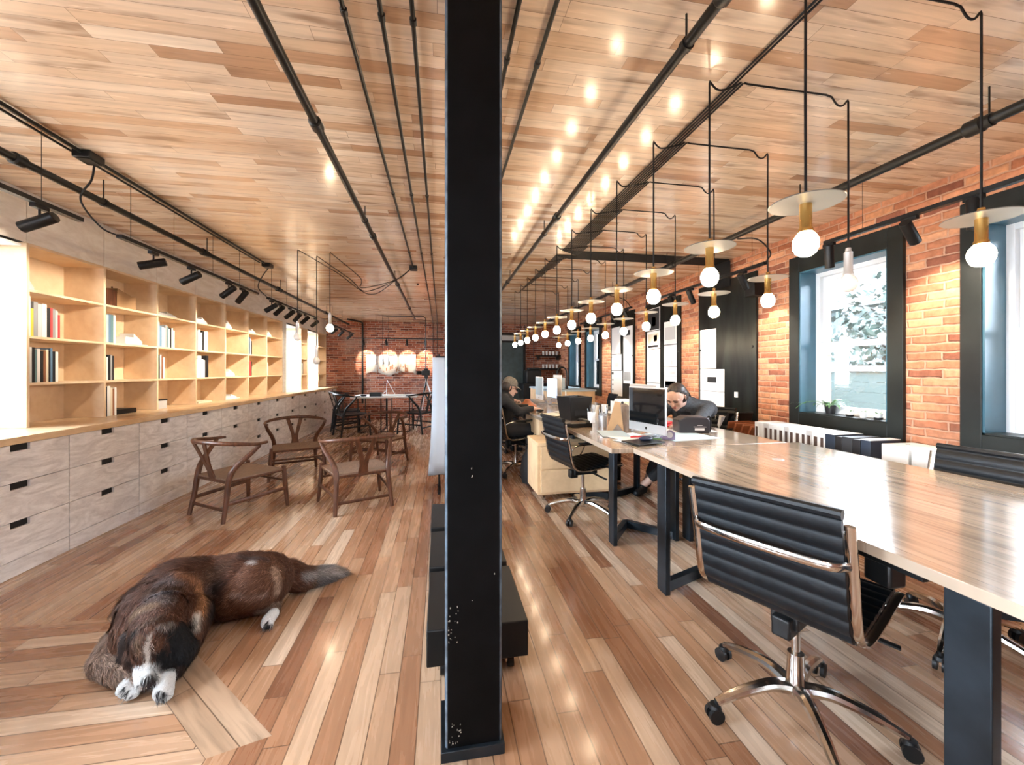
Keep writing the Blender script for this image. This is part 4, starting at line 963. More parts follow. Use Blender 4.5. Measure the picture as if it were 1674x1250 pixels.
M['scrlit'] = emit('lit_screen', (.45, .62, .85), 1.2)
computer('large dark-screened computer with silver chin beside the woman', (1.50, 2.78, DT), R(-78), .40, .335, standh=.04)
computer('silver computer seen from behind, back to back with the dark-screened one', (1.68, 3.16, DT), R(90), .46, .34, standh=.04)
computer('pale computer with light screen, leftmost on the far desks', (1.46, 5.95, DT), R(-90), .44, .34, 'book_pale blue', back='white', standh=.06)
computer('computer with a lit bluish screen on the far desks', (1.55, 5.55, DT), R(-86), .42, .34, 'scrlit', standh=.05)
computer('white computer seen from behind beside the black bin', (1.69, 5.72, DT), R(90), .42, .38, back='white', standh=.05)
t = thing('waste_bin', 'tapered black plastic bin standing on the desk', 'bin', (1.34, 3.95, DT), R(15))
vs = []
b = MB(); 
for z, s in ((0, .098), (.02, .104), (.20, .125), (.235, .128), (.235, .120), (.03, .094)): vs += [(-s*1.05, -s, z), (s*1.05, -s, z), (s*1.05, s, z), (-s*1.05, s, z)]
fs = [(0, 1, 2, 3)[::-1], (20, 21, 22, 23)]
for i in range(5): fs += [(i*4+j, i*4+(j+1) % 4, i*4+4+(j+1) % 4, i*4+4+j) for j in range(4)]
b.add(vs, fs).build('bin_body', M['plastic'], t, bevel=.006)
MB().box(-.07, .07, -.1135, -.108, .04, .19).build('recessed_panel', M['black'], t, bevel=.003)
t = thing('telephone', 'flat black desk telephone beside the bin', 'telephone', (1.2, 3.45, DT), R(8))
MB().prism([(-.09, 0), (.10, 0), (.10, .012), (-.09, .035)], -.10, .10, lambda a, b, h: (h, a, b)).build('phone_base', M['black'], t, bevel=.004)
MB().tube(curve_pts([(.06, -.09, .035), (.06, -.06, .055), (.06, .06, .055), (.06, .09, .04)], 5), 1, 8, flat=(.02, .010)).build('handset', M['plastic'], t)
def cup_of_pens(x, y, label, m, n, seed, grp='pen cups'):
    t = thing('pen_cup', label, 'pen cup', (x, y, DT), 0, grp); r = random.Random(seed)
    MB().lathe([(0, 0), (.034, 0), (.037, .10), (.034, .10), (.031, .004), (0, .004)], n=18).build('cup', M[m], t)
    for i in range(n):
        a = r.uniform(0, 2*PI); q = r.uniform(.01, .045); h = r.uniform(.13, .18)
        MB().tube([(math.cos(a)*.012, math.sin(a)*.012, .006), (math.cos(a)*q, math.sin(a)*q, h)], .004, 6).build('pen', M[r.choice(['black', 'white', 'alu', 'book_grey', 'black'])], t)
cup_of_pens(1.42, 3.68, 'white cup of pens beside the bin', 'white', 8, 1)
cup_of_pens(1.49, 3.56, 'dark mesh cup of pens next to the white pen cup', 'book_grey', 8, 2)
cup_of_pens(1.40, 3.36, 'clear cup with black scissors near the folded card lamp', 'alu', 3, 3)
t = thing('card_lamp', 'folded tan card object with a grey pleated shade beside the computer', 'lamp', (1.46, 3.20, DT), R(-20))
MB().prism([(-.085, 0), (.05, 0), (.02, .235), (-.02, .24)], -.07, -.055, lambda a, b, h: (a, h, b)).build('tan_panel', M['tan'], t, smooth=False)
MB().prism([(-.04, 0), (.0, .055), (.045, 0)], -.078, -.071, lambda a, b, h: (a, h, b)).build('fold_line', M['felt'], t, smooth=False)
f = MB(); N = 26
pr2 = [(.105, 0), (.09, .06), (.05, .20), (.03, .215), (0, .215)]
vs = [((r*(1+.05*(j % 2)))*math.cos(2*PI*j/N)+.05, (r*(1+.05*(j % 2)))*math.sin(2*PI*j/N)+.05, z) for r, z in pr2 for j in range(N)]
f.add(vs, [(i*N+j, i*N+(j+1) % N, (i+1)*N+(j+1) % N, (i+1)*N+j) for i in range(4) for j in range(N)]).build('pleated_shade', M['felt'], t, smooth=False)
MB().ball((.05, .05, .222), .012, 8).build('finial', M['black'], t)
# label printer
t = thing('label_printer', 'boxy dark grey case with a carrying rim and printed front in front of the woman', 'case', (2.0, 2.98, DT), R(-12))
b = MB(); b.prism([(-.12, .0), (.12, .0), (.122, .10), (.10, .125), (-.06, .13), (-.122, .10)], -.075, .075, lambda a, b_, h: (a, h, b_)); b.build('case_body', mat('dark_grey_plastic', (.035, .034, .042), .4), t, bevel=.008)
MB().tube([(-.118, -.06, .095), (-.118, .06, .095)], .008, 8).tube(curve_pts([(.10, -.06, .12), (.125, -.06, .13), (.132, -.06, .06), (.125, -.06, .01)], 4), .006, 8).build('rim', M['black'], t)
MB().box(.0, .075, -.0775, -.076, .022, .040).box(-.01, .09, -.0775, -.076, .048, .052).box(.02, .06, -.0775, -.076, .06, .063).build('printed_label', M['paper'], t, smooth=False)
for i, (x, y, w, d, a, m, l) in enumerate([(1.80, 2.80, .42, .36, 8, 'blue', 'large pale blue drawing sheet under the printer case'), (1.98, 3.1, .5, .3, -6, 'paper', 'white drawing spread before the woman'),
      (1.38, 2.86, .30, .21, 14, 'paper', 'white papers lying in front of the computer'), (1.33, 2.98, .21, .30, -12, 'book_pale blue', 'pale blue papers by the foot of the card lamp'),
      (1.32, 2.66, .21, .15, 22, 'paper', 'loose white sheet beside the black tablet'), (1.50, 4.6, .3, .22, 10, 'paper', 'white sheet between the bin and the far computers'),
      (2.05, 4.5, .3, .42, 0, 'paper', 'white sheet at the back of the third desk'), (1.25, 4.35, .21, .3, 25, 'cream', 'cream sheet at the aisle edge of the third desk')]):
    simple('paper_sheet', l, 'paper', MB().cb((0, 0, .0008+.0012*i), (w, d, .001)), M.get(m) or M['book_'+m], 'loose papers on the desks', smooth=False, loc=(x, y, DT)).rotation_euler = (0, 0, R(a))
simple('tablet', 'thin black tablet lying at the corner of the second desk', 'tablet', MB().cb((0, 0, .006), (.24, .17, .009)), M['black'], loc=(1.36, 2.56, DT+.006), bevel=.003).rotation_euler = (0, 0, R(16))
simple('computer_mouse', 'dark blue and black mouse on the black tablet', 'mouse', MB().ball((0, 0, .014), (.05, .03, .016), 14), mat('navy_plastic', (.012, .02, .05), .35), loc=(1.39, 2.58, DT+.016))
t = thing('tape_dispenser', 'small clear and purple tape dispenser at the end of the second desk', 'dispenser', (1.60, 2.66, DT+.003), R(-10))
MB().prism([(-.05, 0), (.05, 0), (.05, .05), (.02, .07), (-.01, .05), (-.05, .015)], -.018, .018, lambda a, b_, h: (a, h, b_)).build('dispenser_body', mat('purple_grey_plastic', (.16, .13, .2), .3), t, bevel=.003)
MB().cyl((.01, -.0185, .035), (.01, .0185, .035), .022, 16).build('tape_roll', M['alu'], t)
for i, (x, y, a, m) in enumerate([(1.44, 2.66, 12, 'black'), (1.47, 2.63, -20, 'leaf'), (1.5, 2.68, 40, 'black'), (1.42, 2.70, -35, 'alu'), (1.38, 2.67, 5, 'red')]):
    simple('pen', '%s lying in the clutter by the tape dispenser' % ['short black pen', 'green pencil', 'black marker', 'silver pen', 'red pencil'][i], 'pen', MB().tube([(-.06, 0, .006), (.06, 0, .006)], .0055, 8), M[m], 'pens in the clutter', loc=(x, y, DT+.006+.004*i)).rotation_euler = (0, 0, R(a))
t = thing('scissors', 'open black scissors among the pens by the computer foot', 'scissors', (1.52, 2.74, DT+.004), R(30))
for s in (-1, 1):
    MB().tube([(0, 0, .004), (.09, s*.016, .004)], 1, 4, flat=(.006, .0015)).build('blade', M['alu'], t); MB().tube([(-.055+.022*math.cos(a/10*2*PI), -s*.02+.016*math.sin(a/10*2*PI), .005) for a in range(10)], .004, 6, closed=True).build('handle', M['black'], t)
t = thing('laptop', 'open black laptop standing behind the bin', 'laptop', (1.98, 4.75, DT), R(-90))
MB().box(-.14, .14, -.10, .10, 0, .014).build('keyboard_base', M['black'], t, bevel=.003)
MB().box(-.14, .14, -.004, .004, 0, .2, Matrix.Translation((0, .10, .014)) @ Matrix.Rotation(R(-12), 4, 'X')).build('lid', M['screen'], t, bevel=.003)
t = thing('letter_holder', 'white slotted letter holder behind the pens', 'holder', (2.0, 4.3, DT), R(-95))
for i in range(5): MB().box(-.09, .09, -.08+.04*i, -.075+.04*i, 0, .15).build('divider', M['white'], t)
MB().box(-.09, .09, -.08, .085, 0, .006).build('tray', M['white'], t)
simple('white_box', 'plain white carton behind the pen cups', 'box', MB().box(-.06, .06, -.05, .05, 0, .2), M['white'], loc=(1.86, 3.95, DT), bevel=.002)
simple('cream_box', 'rounded cream package behind the card lamp', 'box', MB().box(-.09, .09, -.07, .07, 0, .19), M['book_cream'], loc=(1.78, 3.62, DT), bevel=.015)
simple('leather_pouch', 'slumped brown leather pouch before the man', 'bag', MB().lathe([(0, 0), (.13, 0), (.12, .04), (.05, .09), (.03, .12), (0, .12)], n=14), M['brown'], loc=(1.12, 5.2, DT))
simple('computer_mouse', 'black mouse on the third desk near the man', 'mouse', MB().ball((0, 0, .016), (.05, .03, .018), 12), M['black'], loc=(1.17, 4.72, DT))
simple('desk_cable', 'white cable looping down beside the far computers', 'cable', MB().tube(curve_pts([(1.50, 4.72, .95), (1.46, 4.62, 1.0), (1.45, 4.58, .85), (1.48, 4.55, .756), (1.40, 4.45, .756)], 6), .005, 6), M['white'])
for i in range(3): simple('coffee_cup', 'white cup on the third desk, %s from the aisle' % ORD[i], 'cup', MB().lathe([(0, 0), (.03, 0), (.038, .09), (.035, .09), (.027, .006), (0, .006)], n=16), M['pot'], 'cups on the third desk', loc=(1.62+.16*i, 4.35+.12*i, DT))
# pedestal
t = thing('drawer_pedestal', 'plywood pedestal with two wide drawers on casters behind the armed chair', 'cabinet', (.90, 3.72, 0))
MB().box(0, .80, 0, .44, .07, .535).build('carcass', M['ped'], t, bevel=.002); MB().box(-.004, .804, -.02, .444, .536, .565).build('top_board', M['ped'], t, bevel=.002)
for i in range(2): d_ = MB().box(.03, .77, -.018, -.001, .092+.222*i, .304+.222*i).build('drawer', M['ped'], t, bevel=.002)
for x in (.07, .73):
    for y in (.06, .38):
        c = MB(); c.cyl((x-.012, y, .03), (x+.012, y, .03), .0295, 16); c.box(x-.02, x+.02, y-.02, y+.02, .055, .07); c.build('caster', M['chrome'] if y < .1 else M['plastic'], t)
simple('backpack', 'black backpack slumped on the floor beyond the pedestal', 'bag', MB().lathe([(0, 0), (.13, 0), (.15, .12), (.13, .28), (.06, .38), (0, .4)], n=16), M['sweater'], loc=(1.02, 4.42, 0))

# ---------------------------------------------------------------- low ledge with binders, boxes and leather folders along the windows
t = thing('low_ledge', 'low wooden ledge along the window wall carrying binders and boxes', 'shelf', (3.02, 0, 0))
MB().box(-.17, .19, .6, 4.6, .44, .47).build('ledge_top', M['ped'], t, bevel=.002)
for y in (.62, 1.6, 2.6, 3.6, 4.55): MB().box(-.15, .18, y-.015, y+.015, 0, .4395).build('support', M['ped'], t)
M['spine'] = mat('binder_spine_window', (.085, .055, .045), .5); M['navy'] = mat('navy_card', (.02, .032, .055), .5); M['charcoal'] = mat('charcoal_card', (.03, .033, .038), .5)
yy = 3.30; LZ = .4705
for i in range(13):
    w = .046+.006*(i % 3); yy -= w+.002
    t = thing('binder', 'white binder with a dark spine window on the ledge, %s from the far end' % ORD[i], 'binder', (2.865, yy, LZ), 0, 'white binders on the ledge')
    MB().box(0, .235, 0, w, 0, .305).build('binder_body', M['book_pale grey'] if i % 4 == 2 else M['white'], t, bevel=.002)
    if i != 1: MB().box(-.0015, 0, w*.25, w*.75, .155, .265).build('spine_window', M['spine'], t, smooth=False)
for i, (w, m, l) in enumerate([(.075, 'navy', 'navy box file at the near end of the white binders'), (.05, 'book_black', 'black binder, first after the navy box file'), (.07, 'charcoal', 'charcoal binder, second after the navy box file'), (.055, 'book_black', 'black binder, third after the navy box file'), (.065, 'navy', 'dark box with white edges nearest of the binder row')]):
    yy -= w+.003; t = thing('binder', l, 'binder', (2.865, yy, LZ), 0, 'dark binders on the ledge')
    MB().box(0, .25, 0, w, 0, .30-.006*(i % 2)).build('binder_body', M[m], t, bevel=.002)
    if i in (0, 4): MB().box(-.002, .252, -.0015, w+.0015, .3005, .304).build('white_top', M['white'], t)
for i, y in enumerate((2.03, 1.86)): 
    t = thing('carton', '%s white carton on the ledge behind the black chair' % ['further', 'nearer'][i], 'box', (2.84, y, LZ), 0, 'white cartons on the ledge')
    MB().box(0, .25, 0, .155, 0, .30).build('carton_body', M['white'], t, bevel=.003); MB().cyl((.12, .09, .3), (.12, .09, .304), .012, 10).build('cap', M['book_pale grey'], t)
for i in range(4):
    t = thing('leaning_folder', 'white folder leaning at the far end of the ledge, %s from the window side' % ORD[i], 'folder', (2.86, 4.05-.075*i, LZ), group='white folders leaning on the ledge', rot=(R(9+2*i), 0, 0))
    MB().box(0, .24, 0, .035, 0, .31).build('folder_body', M['white'] if i != 2 else M['book_grey'], t, bevel=.002)
for i in range(4):
    t = thing('leather_folder', 'brown leather folder leaning on the ledge, %s from the white folders' % ORD[i], 'folder', (2.86, 3.70-.085*i, LZ), group='brown leather folders', rot=(R(16+3*i), 0, 0))
    MB().box(0, .25, 0, .022, 0, .27).build('folder_body', M['brown'], t, bevel=.006); MB().box(-.003, .253, -.003, .0, .15, .25).build('flap', M['brown'], t, bevel=.001)
simple('black_folder', 'black folder leaning behind the brown leather ones', 'folder', MB().box(0, .28, 0, .03, 0, .36), M['black'], loc=(2.90, 3.80, LZ), bevel=.003).rotation_euler = (R(20), 0, 0)

# ---------------------------------------------------------------- plants on the window sills
SZ = WZ0+.0125
def leaf_pts(L, w, base, az, el, droop, n=5):
    """bent leaf blade as a strip of quads"""
    vs = []; d = Vector((math.cos(az), math.sin(az), 0)); s = Vector((-math.sin(az), math.cos(az), 0)); p = Vector(base); e = el
    for i in range(n+1):
        u = i/n; ww = w*math.sin(PI*min(.98, .12+.86*u))
        vs += [p-s*ww, p+s*ww+Vector((0, 0, .001))]; p = p+(d*math.cos(e)+Vector((0, 0, math.sin(e))))*(L/n); e -= droop/n
    return vs, [(2*i, 2*i+1, 2*i+3, 2*i+2) for i in range(n)]
def plant(x, y, label, potm, pr, ph, nl, L, w, el, droop, seed, base=None, box=False, z=SZ):
    t = thing('potted_plant', label, 'plant', (x, y, z), group=None); r = random.Random(seed)
    if box: MB().box(-pr, pr, -pr, pr, 0, ph).build('pot', M[potm], t, bevel=.004)
    else: MB().lathe([(0, 0), (pr*.75, 0), (pr, ph*.9), (pr, ph), (pr*.88, ph), (pr*.8, ph*.7), (0, ph*.7)], n=18).build('pot', M[potm], t)
    if base: MB().lathe([(0, -.0005), (pr*.95, 0), (pr*1.07, .006), (pr*1.07, ph*.35), (0, ph*.35)], n=18).build('pot_base', M[base], t)
    for i in range(nl):
        v, f = leaf_pts(L*r.uniform(.6, 1.1), w*r.uniform(.8, 1.2), (r.uniform(-pr, pr)*.4, r.uniform(-pr, pr)*.4, ph*.75), r.uniform(0, 2*PI), el*r.uniform(.6, 1.2), droop*r.uniform(.6, 1.3))
        MB().add(v, f).build('leaf', M['leaf'], t)
    return t
pp = plant(XR+.085, 2.98, 'leafy trailing plant in a dark pot at the left of the window sill', 'book_black', .042, .075, 34, .13, .013, 1.1, 2.0, 3)
MB().tube(curve_pts([(0, .03, .07), (-.05, .08, .10), (-.10, .16, .085), (-.13, .22, .03)], 6), .0025, 6).build('stem', M['leaf'], pp)
for i in range(7):
    v, f = leaf_pts(.07, .012, (-.02-.018*i, .05+.028*i, .09-.006*abs(i-3)), 1.9+.5*(-1)**i, .3, 1.6); MB().add(v, f).build('leaf', M['leaf'], pp)
plant(XR+.05, 2.78, 'small succulent in a low two-tone pot, left of three on the sill', 'pot', .025, .042, 9, .03, .006, .9, .6, 5, 'book_black')
plant(XR+.05, 2.675, 'small bushy succulent in a round white pot, middle of three on the sill', 'pot', .026, .05, 16, .035, .006, .9, .8, 6)
plant(XR+.05, 2.56, 'small spiky succulent in a black-based pot, right of three on the sill', 'pot', .026, .045, 14, .045, .005, .8, .5, 7, 'book_black')
plant(XR+.09, 1.72, 'small plant in a white pot on the sill of the nearest window', 'pot', .028, .05, 12, .05, .008, 1.0, .7, 8)

# ---------------------------------------------------------------- kitchen island
t = thing('kitchen_island', 'wooden kitchen island with pale top before the far windows', 'counter', (2.32, 7.0, 0))
MB().box(-.40, .45, .0, 1.6, 0, .865).build('island_body', M['ped'], t, bevel=.003); MB().box(-.42, .47, -.02, 1.62, .866, .895).build('island_top', M['book_pale blue'], t, bevel=.002)
t = thing('kitchen_tap', 'tall black arched kitchen tap on the island', 'tap', (2.36, 7.4, .8955))
MB().tube(curve_pts([(0, 0, 0), (0, 0, .30), (-.05, 0, .40), (-.14, 0, .40), (-.19, 0, .32), (-.19, 0, .22)], 6), .014, 10).build('spout', M['black'], t); MB().lathe([(0, 0), (.03, 0), (.03, .03), (.02, .06), (0, .06)], n=14).build('tap_base', M['black'], t)
MB().cyl((-.19, 0, .12), (-.19, 0, .23), .022, 10).build('spray_head', M['black'], t)
for i in range(4): simple('glass_jar', 'pale jar standing on the island, %s from the left' % ORD[i], 'jar', MB().lathe([(0, 0), (.04, 0), (.04, .15+.05*(i % 2)), (.03, .17+.05*(i % 2)), (0, .17+.05*(i % 2))], n=14), M['book_pale blue'] if i % 2 else M['white'], 'jars on the island', loc=(1.97+.09*i, 7.2+.05*(i % 2), .8955))
simple('coffee_machine', 'bulky black coffee machine on the kitchen side beyond the desks', 'machine', MB().box(2.2, 2.6, 10.3, 10.7, .9, 1.25).box(2.25, 2.55, 10.35, 10.6, 1.25, 1.32), M['black'], bevel=.02)
simple('base_unit', 'dark kitchen base unit along the end wall', 'cabinet', MB().box(2.1, 3.2, 10.25, 10.88, 0, .9), M['black'], bevel=.004)

# ---------------------------------------------------------------- outside the right windows
struct('ground_outside', MB().box(-30, 40, -25, 40, -1.3, -1.2), mat('pale_bounce_ground', (.34, .27, .22), .9, var=.15, scale=2), smooth=False)  # paving invented: ground made pale to bounce daylight up to the ceiling
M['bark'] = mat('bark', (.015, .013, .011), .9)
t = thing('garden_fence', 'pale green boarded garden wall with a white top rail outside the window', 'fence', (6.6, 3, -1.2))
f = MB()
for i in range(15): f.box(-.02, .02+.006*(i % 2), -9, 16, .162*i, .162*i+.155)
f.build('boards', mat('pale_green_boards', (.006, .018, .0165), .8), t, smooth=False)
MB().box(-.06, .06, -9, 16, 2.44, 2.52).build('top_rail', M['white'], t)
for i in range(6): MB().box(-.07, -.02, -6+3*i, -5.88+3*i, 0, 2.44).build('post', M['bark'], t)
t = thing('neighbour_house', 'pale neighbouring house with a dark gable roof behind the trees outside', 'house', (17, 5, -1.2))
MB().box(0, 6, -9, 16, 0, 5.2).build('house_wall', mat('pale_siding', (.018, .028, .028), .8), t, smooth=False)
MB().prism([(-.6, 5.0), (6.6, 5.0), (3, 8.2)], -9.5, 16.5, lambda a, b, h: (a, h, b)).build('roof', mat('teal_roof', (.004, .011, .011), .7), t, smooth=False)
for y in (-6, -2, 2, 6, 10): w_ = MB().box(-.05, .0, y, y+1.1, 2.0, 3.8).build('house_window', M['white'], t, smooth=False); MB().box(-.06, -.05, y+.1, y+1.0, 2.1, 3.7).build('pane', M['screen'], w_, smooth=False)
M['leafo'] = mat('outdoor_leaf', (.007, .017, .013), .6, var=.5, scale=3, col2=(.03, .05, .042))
def tree(x, y, h, rad, n, seed, label, size=.12):
    t = thing('tree', label, 'tree', (x, y, -1.2), group='trees outside the windows'); r = random.Random(seed)
    b = MB(); b.tube(curve_pts([(0, 0, 0), (.1, .05, h*.35), (-.05, .1, h*.7), (0, 0, h*.95)], 5), [.12*(1-i/22) for i in range(16)], 8)
    for i in range(14):
        a = r.uniform(0, 2*PI); z = r.uniform(.25, .85)*h; b.tube(curve_pts([(0, 0, z), (math.cos(a)*rad*.5, math.sin(a)*rad*.5, z+.3), (math.cos(a)*rad*.95, math.sin(a)*rad*.95, z+.5)], 4), [.04*(1-i_/10) for i_ in range(9)], 6)
    b.build('trunk', M['bark'], t)
    L = MB(); rr = np.random.RandomState(seed)
    for i in range(n):
        u = rr.normal(size=3); u /= np.linalg.norm(u); q = rr.rand()**.45; c = np.array([0, 0, h*.62])+u*q*np.array([rad, rad*1.5, h*.42])
        a = Vector(rr.normal(size=3)).normalized(); d = a.orthogonal().normalized()*size*rr.uniform(.5, 1.2); e = a.cross(d)*.55; c = Vector(c)
        L.add([c-d, c-d*.2+e, c+d, c-d*.2-e], [(0, 1, 2, 3)])
    me = L.mesh('foliage'); me.materials.append(M['leafo']); o = bpy.data.objects.new('foliage', me); C.objects.link(o); o.parent = t
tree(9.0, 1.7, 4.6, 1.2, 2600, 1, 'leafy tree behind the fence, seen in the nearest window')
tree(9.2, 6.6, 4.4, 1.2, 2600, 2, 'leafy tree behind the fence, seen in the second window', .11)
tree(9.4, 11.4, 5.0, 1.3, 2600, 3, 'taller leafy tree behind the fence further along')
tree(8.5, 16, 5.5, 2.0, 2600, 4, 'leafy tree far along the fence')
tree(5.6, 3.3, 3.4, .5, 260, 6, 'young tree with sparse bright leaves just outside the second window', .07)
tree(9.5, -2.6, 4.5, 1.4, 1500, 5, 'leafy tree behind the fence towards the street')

# ---------------------------------------------------------------- living things: merged tapered forms
def col_mat(name, rough, bump=0):
    m, n, l, b = new_mat(name); a = n.new('ShaderNodeAttribute'); a.attribute_name = 'col'; l.new(a.outputs['Color'], b.inputs['Base Color']); b.inputs['Roughness'].default_value = rough
    b.inputs['Specular IOR Level'].default_value = .3
    if bump:
        nz = n.new('ShaderNodeTexNoise'); nz.inputs['Scale'].default_value = 160; bp = n.new('ShaderNodeBump'); bp.inputs['Strength'].default_value = bump; bp.inputs['Distance'].default_value = .003
        l.new(nz.outputs['Fac'], bp.inputs['Height']); l.new(bp.outputs[0], b.inputs['Normal'])
    return m
M['skincol'] = col_mat('skin_tones', .5); M['furcol'] = col_mat('fur_colours', .75, .5)
def blob(name, prims, voxel, m, parent, paint=(), smooth=6, wrinkle=0):
    """one continuous skin around tapered limbs. prim: (p, r, q, r2, colour); paint: (p, q, radius, colour)"""
    b = MB()
    for p, r, q, r2, c in prims:
        p, q = Vector(p), Vector(q); L = (q-p).length; k = max(1, int(L/(.35*min(r, r2)+1e-6))) if L > 1e-5 else 0; k = min(k, 24)
        for i in range(k+1): u = i/k if k else 0; b.ball(p.lerp(q, u), r+(r2-r)*u, 16)
    me = b.mesh(name); o = bpy.data.objects.new(name, me); C.objects.link(o)
    rm = o.modifiers.new('r', 'REMESH'); rm.mode = 'VOXEL'; rm.voxel_size = voxel
    sm = o.modifiers.new('s', 'SMOOTH'); sm.factor = .5; sm.iterations = smooth
    dg = bpy.context.evaluated_depsgraph_get(); dg.update(); me2 = bpy.data.meshes.new_from_object(o.evaluated_get(dg)); o.modifiers.clear(); o.data = me2; me2.name = name
    N = len(me2.vertices); co = np.empty(N*3); me2.vertices.foreach_get('co', co); co = co.reshape(-1, 3)
    best = np.full(N, 1e9); col = np.zeros((N, 3)); flow = np.zeros((N, 3))
    def cap(p, q):
        p, q = np.array(p, float), np.array(q, float); d = q-p; L2 = d@d
        u = np.clip(((co-p)@d)/L2, 0, 1) if L2 > 1e-9 else np.zeros(N)
        return np.linalg.norm(co-(p+u[:, None]*d), axis=1), u, d/(math.sqrt(L2)+1e-9)
    for p, r, q, r2, c in prims:
        D, u, d = cap(p, q); s = D-(r+(r2-r)*u); w = s < best
        best[w] = s[w]; col[w] = c; flow[w] = d
    def onsurf(x, y):
        c_, s_ = math.cos(YAW), math.sin(YAW); dd = co[:, 1]*c_+co[:, 0]*s_; uu = co[:, 0]*c_-co[:, 1]*s_
        e = np.hypot(837+660*uu/dd-x, 605-660*(co[:, 2]-1.25)/dd-y); k = np.where(e < 6)[0]
        if not len(k): k = np.array([np.argmin(e)])
        return co[k[np.argmin(dd[k])]]
    for p, q, r, c in paint:
        if isinstance(p, tuple) and len(p) == 2: p, q = onsurf(*p), onsurf(*q)
        D, u, d = cap(p, q); w = np.clip((r*1.15-D)/(r*(.8 if r > .012 else .3)), 0, 1)[:, None]; col = col*(1-w)+np.array(c)*w
    at = me2.color_attributes.new('col', 'FLOAT_COLOR', 'POINT'); at.data.foreach_set('color', np.hstack([col, np.ones((N, 1))]).ravel().astype(np.float32))
    me2.materials.clear(); me2.materials.append(m); me2.shade_smooth()
    if parent: o.parent = parent
    return o, co, col, flow
def U(px, py, z):
    c, s = math.cos(YAW), math.sin(YAW); d = (1.25-z)*660/(py-605); u = (px-837)*d/660
    return Vector((u*c+d*s, d*c-u*s, z))
# ---- dog: measured positions in the room
BRN, DBR, TAN, WHT, BLK, GRY, RST = (.08, .031, .016), (.022, .011, .008), (.19, .125, .09), (.60, .62, .62), (.006, .0055, .006), (.10, .09, .085), (.105, .043, .021)
dg_ = [
 (U(432, 948, .145), .135, U(395, 948, .16), .135, BRN), (U(395, 948, .16), .135, U(345, 955, .155), .13, BRN),
 (U(345, 955, .155), .13, U(290, 972, .17), .155, BRN), (U(290, 972, .17), .15, U(258, 1000, .165), .145, BRN), (U(245, 1000, .13), .12, U(228, 1035, .12), .10, RST),
 (U(305, 1010, .13), .10, U(300, 1040, .09), .08, BRN),
 (U(262, 1010, .19), .10, U(256, 1038, .185), .082, BRN),
 (U(256, 1036, .175), .082, U(252, 1052, .155), .075, BRN),
 (U(252, 1056, .145), .062, U(243, 1092, .085), .042, WHT), (U(243, 1092, .09), .048, U(240, 1107, .068), .039, WHT), (U(239, 1108, .045), .032, U(239, 1113, .035), .026, WHT),
 (U(243, 1103, .095), .018, U(243, 1112, .078), .022, BLK),
 (U(230, 1068, .11), .05, U(236, 1082, .09), .038, BRN), (U(272, 1066, .11), .055, U(262, 1085, .085), .04, DBR),
 (U(213, 1042, .165), .03, U(208, 1075, .09), .026, DBR), (U(208, 1075, .09), .026, U(211, 1095, .05), .014, BLK),
 (U(286, 1030, .19), .035, U(303, 1060, .12), .04, BLK), (U(303, 1060, .12), .04, U(302, 1080, .06), .022, BLK),
 (U(195, 1050, .10), .065, U(172, 1080, .06), .055, TAN), (U(172, 1080, .06), .055, U(192, 1098, .045), .045, TAN), (U(192, 1098, .045), .04, U(222, 1112, .04), .034, TAN),
 (U(222, 1112, .038), .034, U(206, 1124, .032), .03, WHT),
 (U(300, 1060, .07), .055, U(284, 1092, .05), .04, DBR), (U(284, 1092, .05), .036, U(273, 1104, .045), .03, DBR), (U(271, 1108, .045), .032, U(269, 1114, .045), .034, WHT), (U(269, 1112, .048), .036, U(266, 1130, .036), .032, WHT),
 (U(425, 950, .16), .125, U(385, 965, .13), .11, RST), (U(385, 965, .125), .105, U(372, 985, .08), .075, BRN), (U(372, 988, .075), .07, U(410, 988, .055), .05, BRN), (U(410, 988, .055), .05, U(448, 985, .045), .032, TAN),
 (U(448, 985, .045), .030, U(447, 1002, .035), .026, TAN), (U(447, 1003, .034), .028, U(438, 1014, .03), .030, WHT), (U(438, 1014, .03), .030, U(434, 1019, .024), .022, WHT),
 (U(370, 1000, .04), .04, U(338, 1003, .03), .03, DBR), (U(338, 1003, .03), .03, U(331, 1012, .025), .025, TAN),
 (U(400, 975, .08), .08, U(350, 985, .07), .07, DBR),
 (U(462, 940, .12), .085, U(490, 945, .075), .062, BRN), (U(490, 945, .07), .062, U(512, 943, .055), .05, (.10, .055, .03)), (U(512, 943, .055), .052, U(538, 938, .045), .042, GRY), (U(538, 938, .045), .042, U(558, 936, .025), .022, GRY), (U(558, 936, .02), .02, U(568, 937, .012), .008, TAN),
]
for (ax, ay, bx, by, rr_) in ((206, 1118, 194, 1131, .014), (212, 1121, 201, 1136, .0145), (220, 1124, 210, 1139, .0145), (228, 1121, 221, 1136, .013),
                         (260, 1124, 256, 1137, .013), (265, 1126, 262, 1141, .0145), (272, 1126, 270, 1142, .0145), (279, 1122, 278, 1137, .013),
                         (434, 1010, 429, 1020, .011), (440, 1012, 435, 1025, .012), (446, 1010, 442, 1024, .012)):
    dg_.append((U(ax, ay, .028), rr_*1.15, U(bx, by, .016), rr_, WHT))
FD, FL = (.07, .035, .02), (.20, .12, .07)
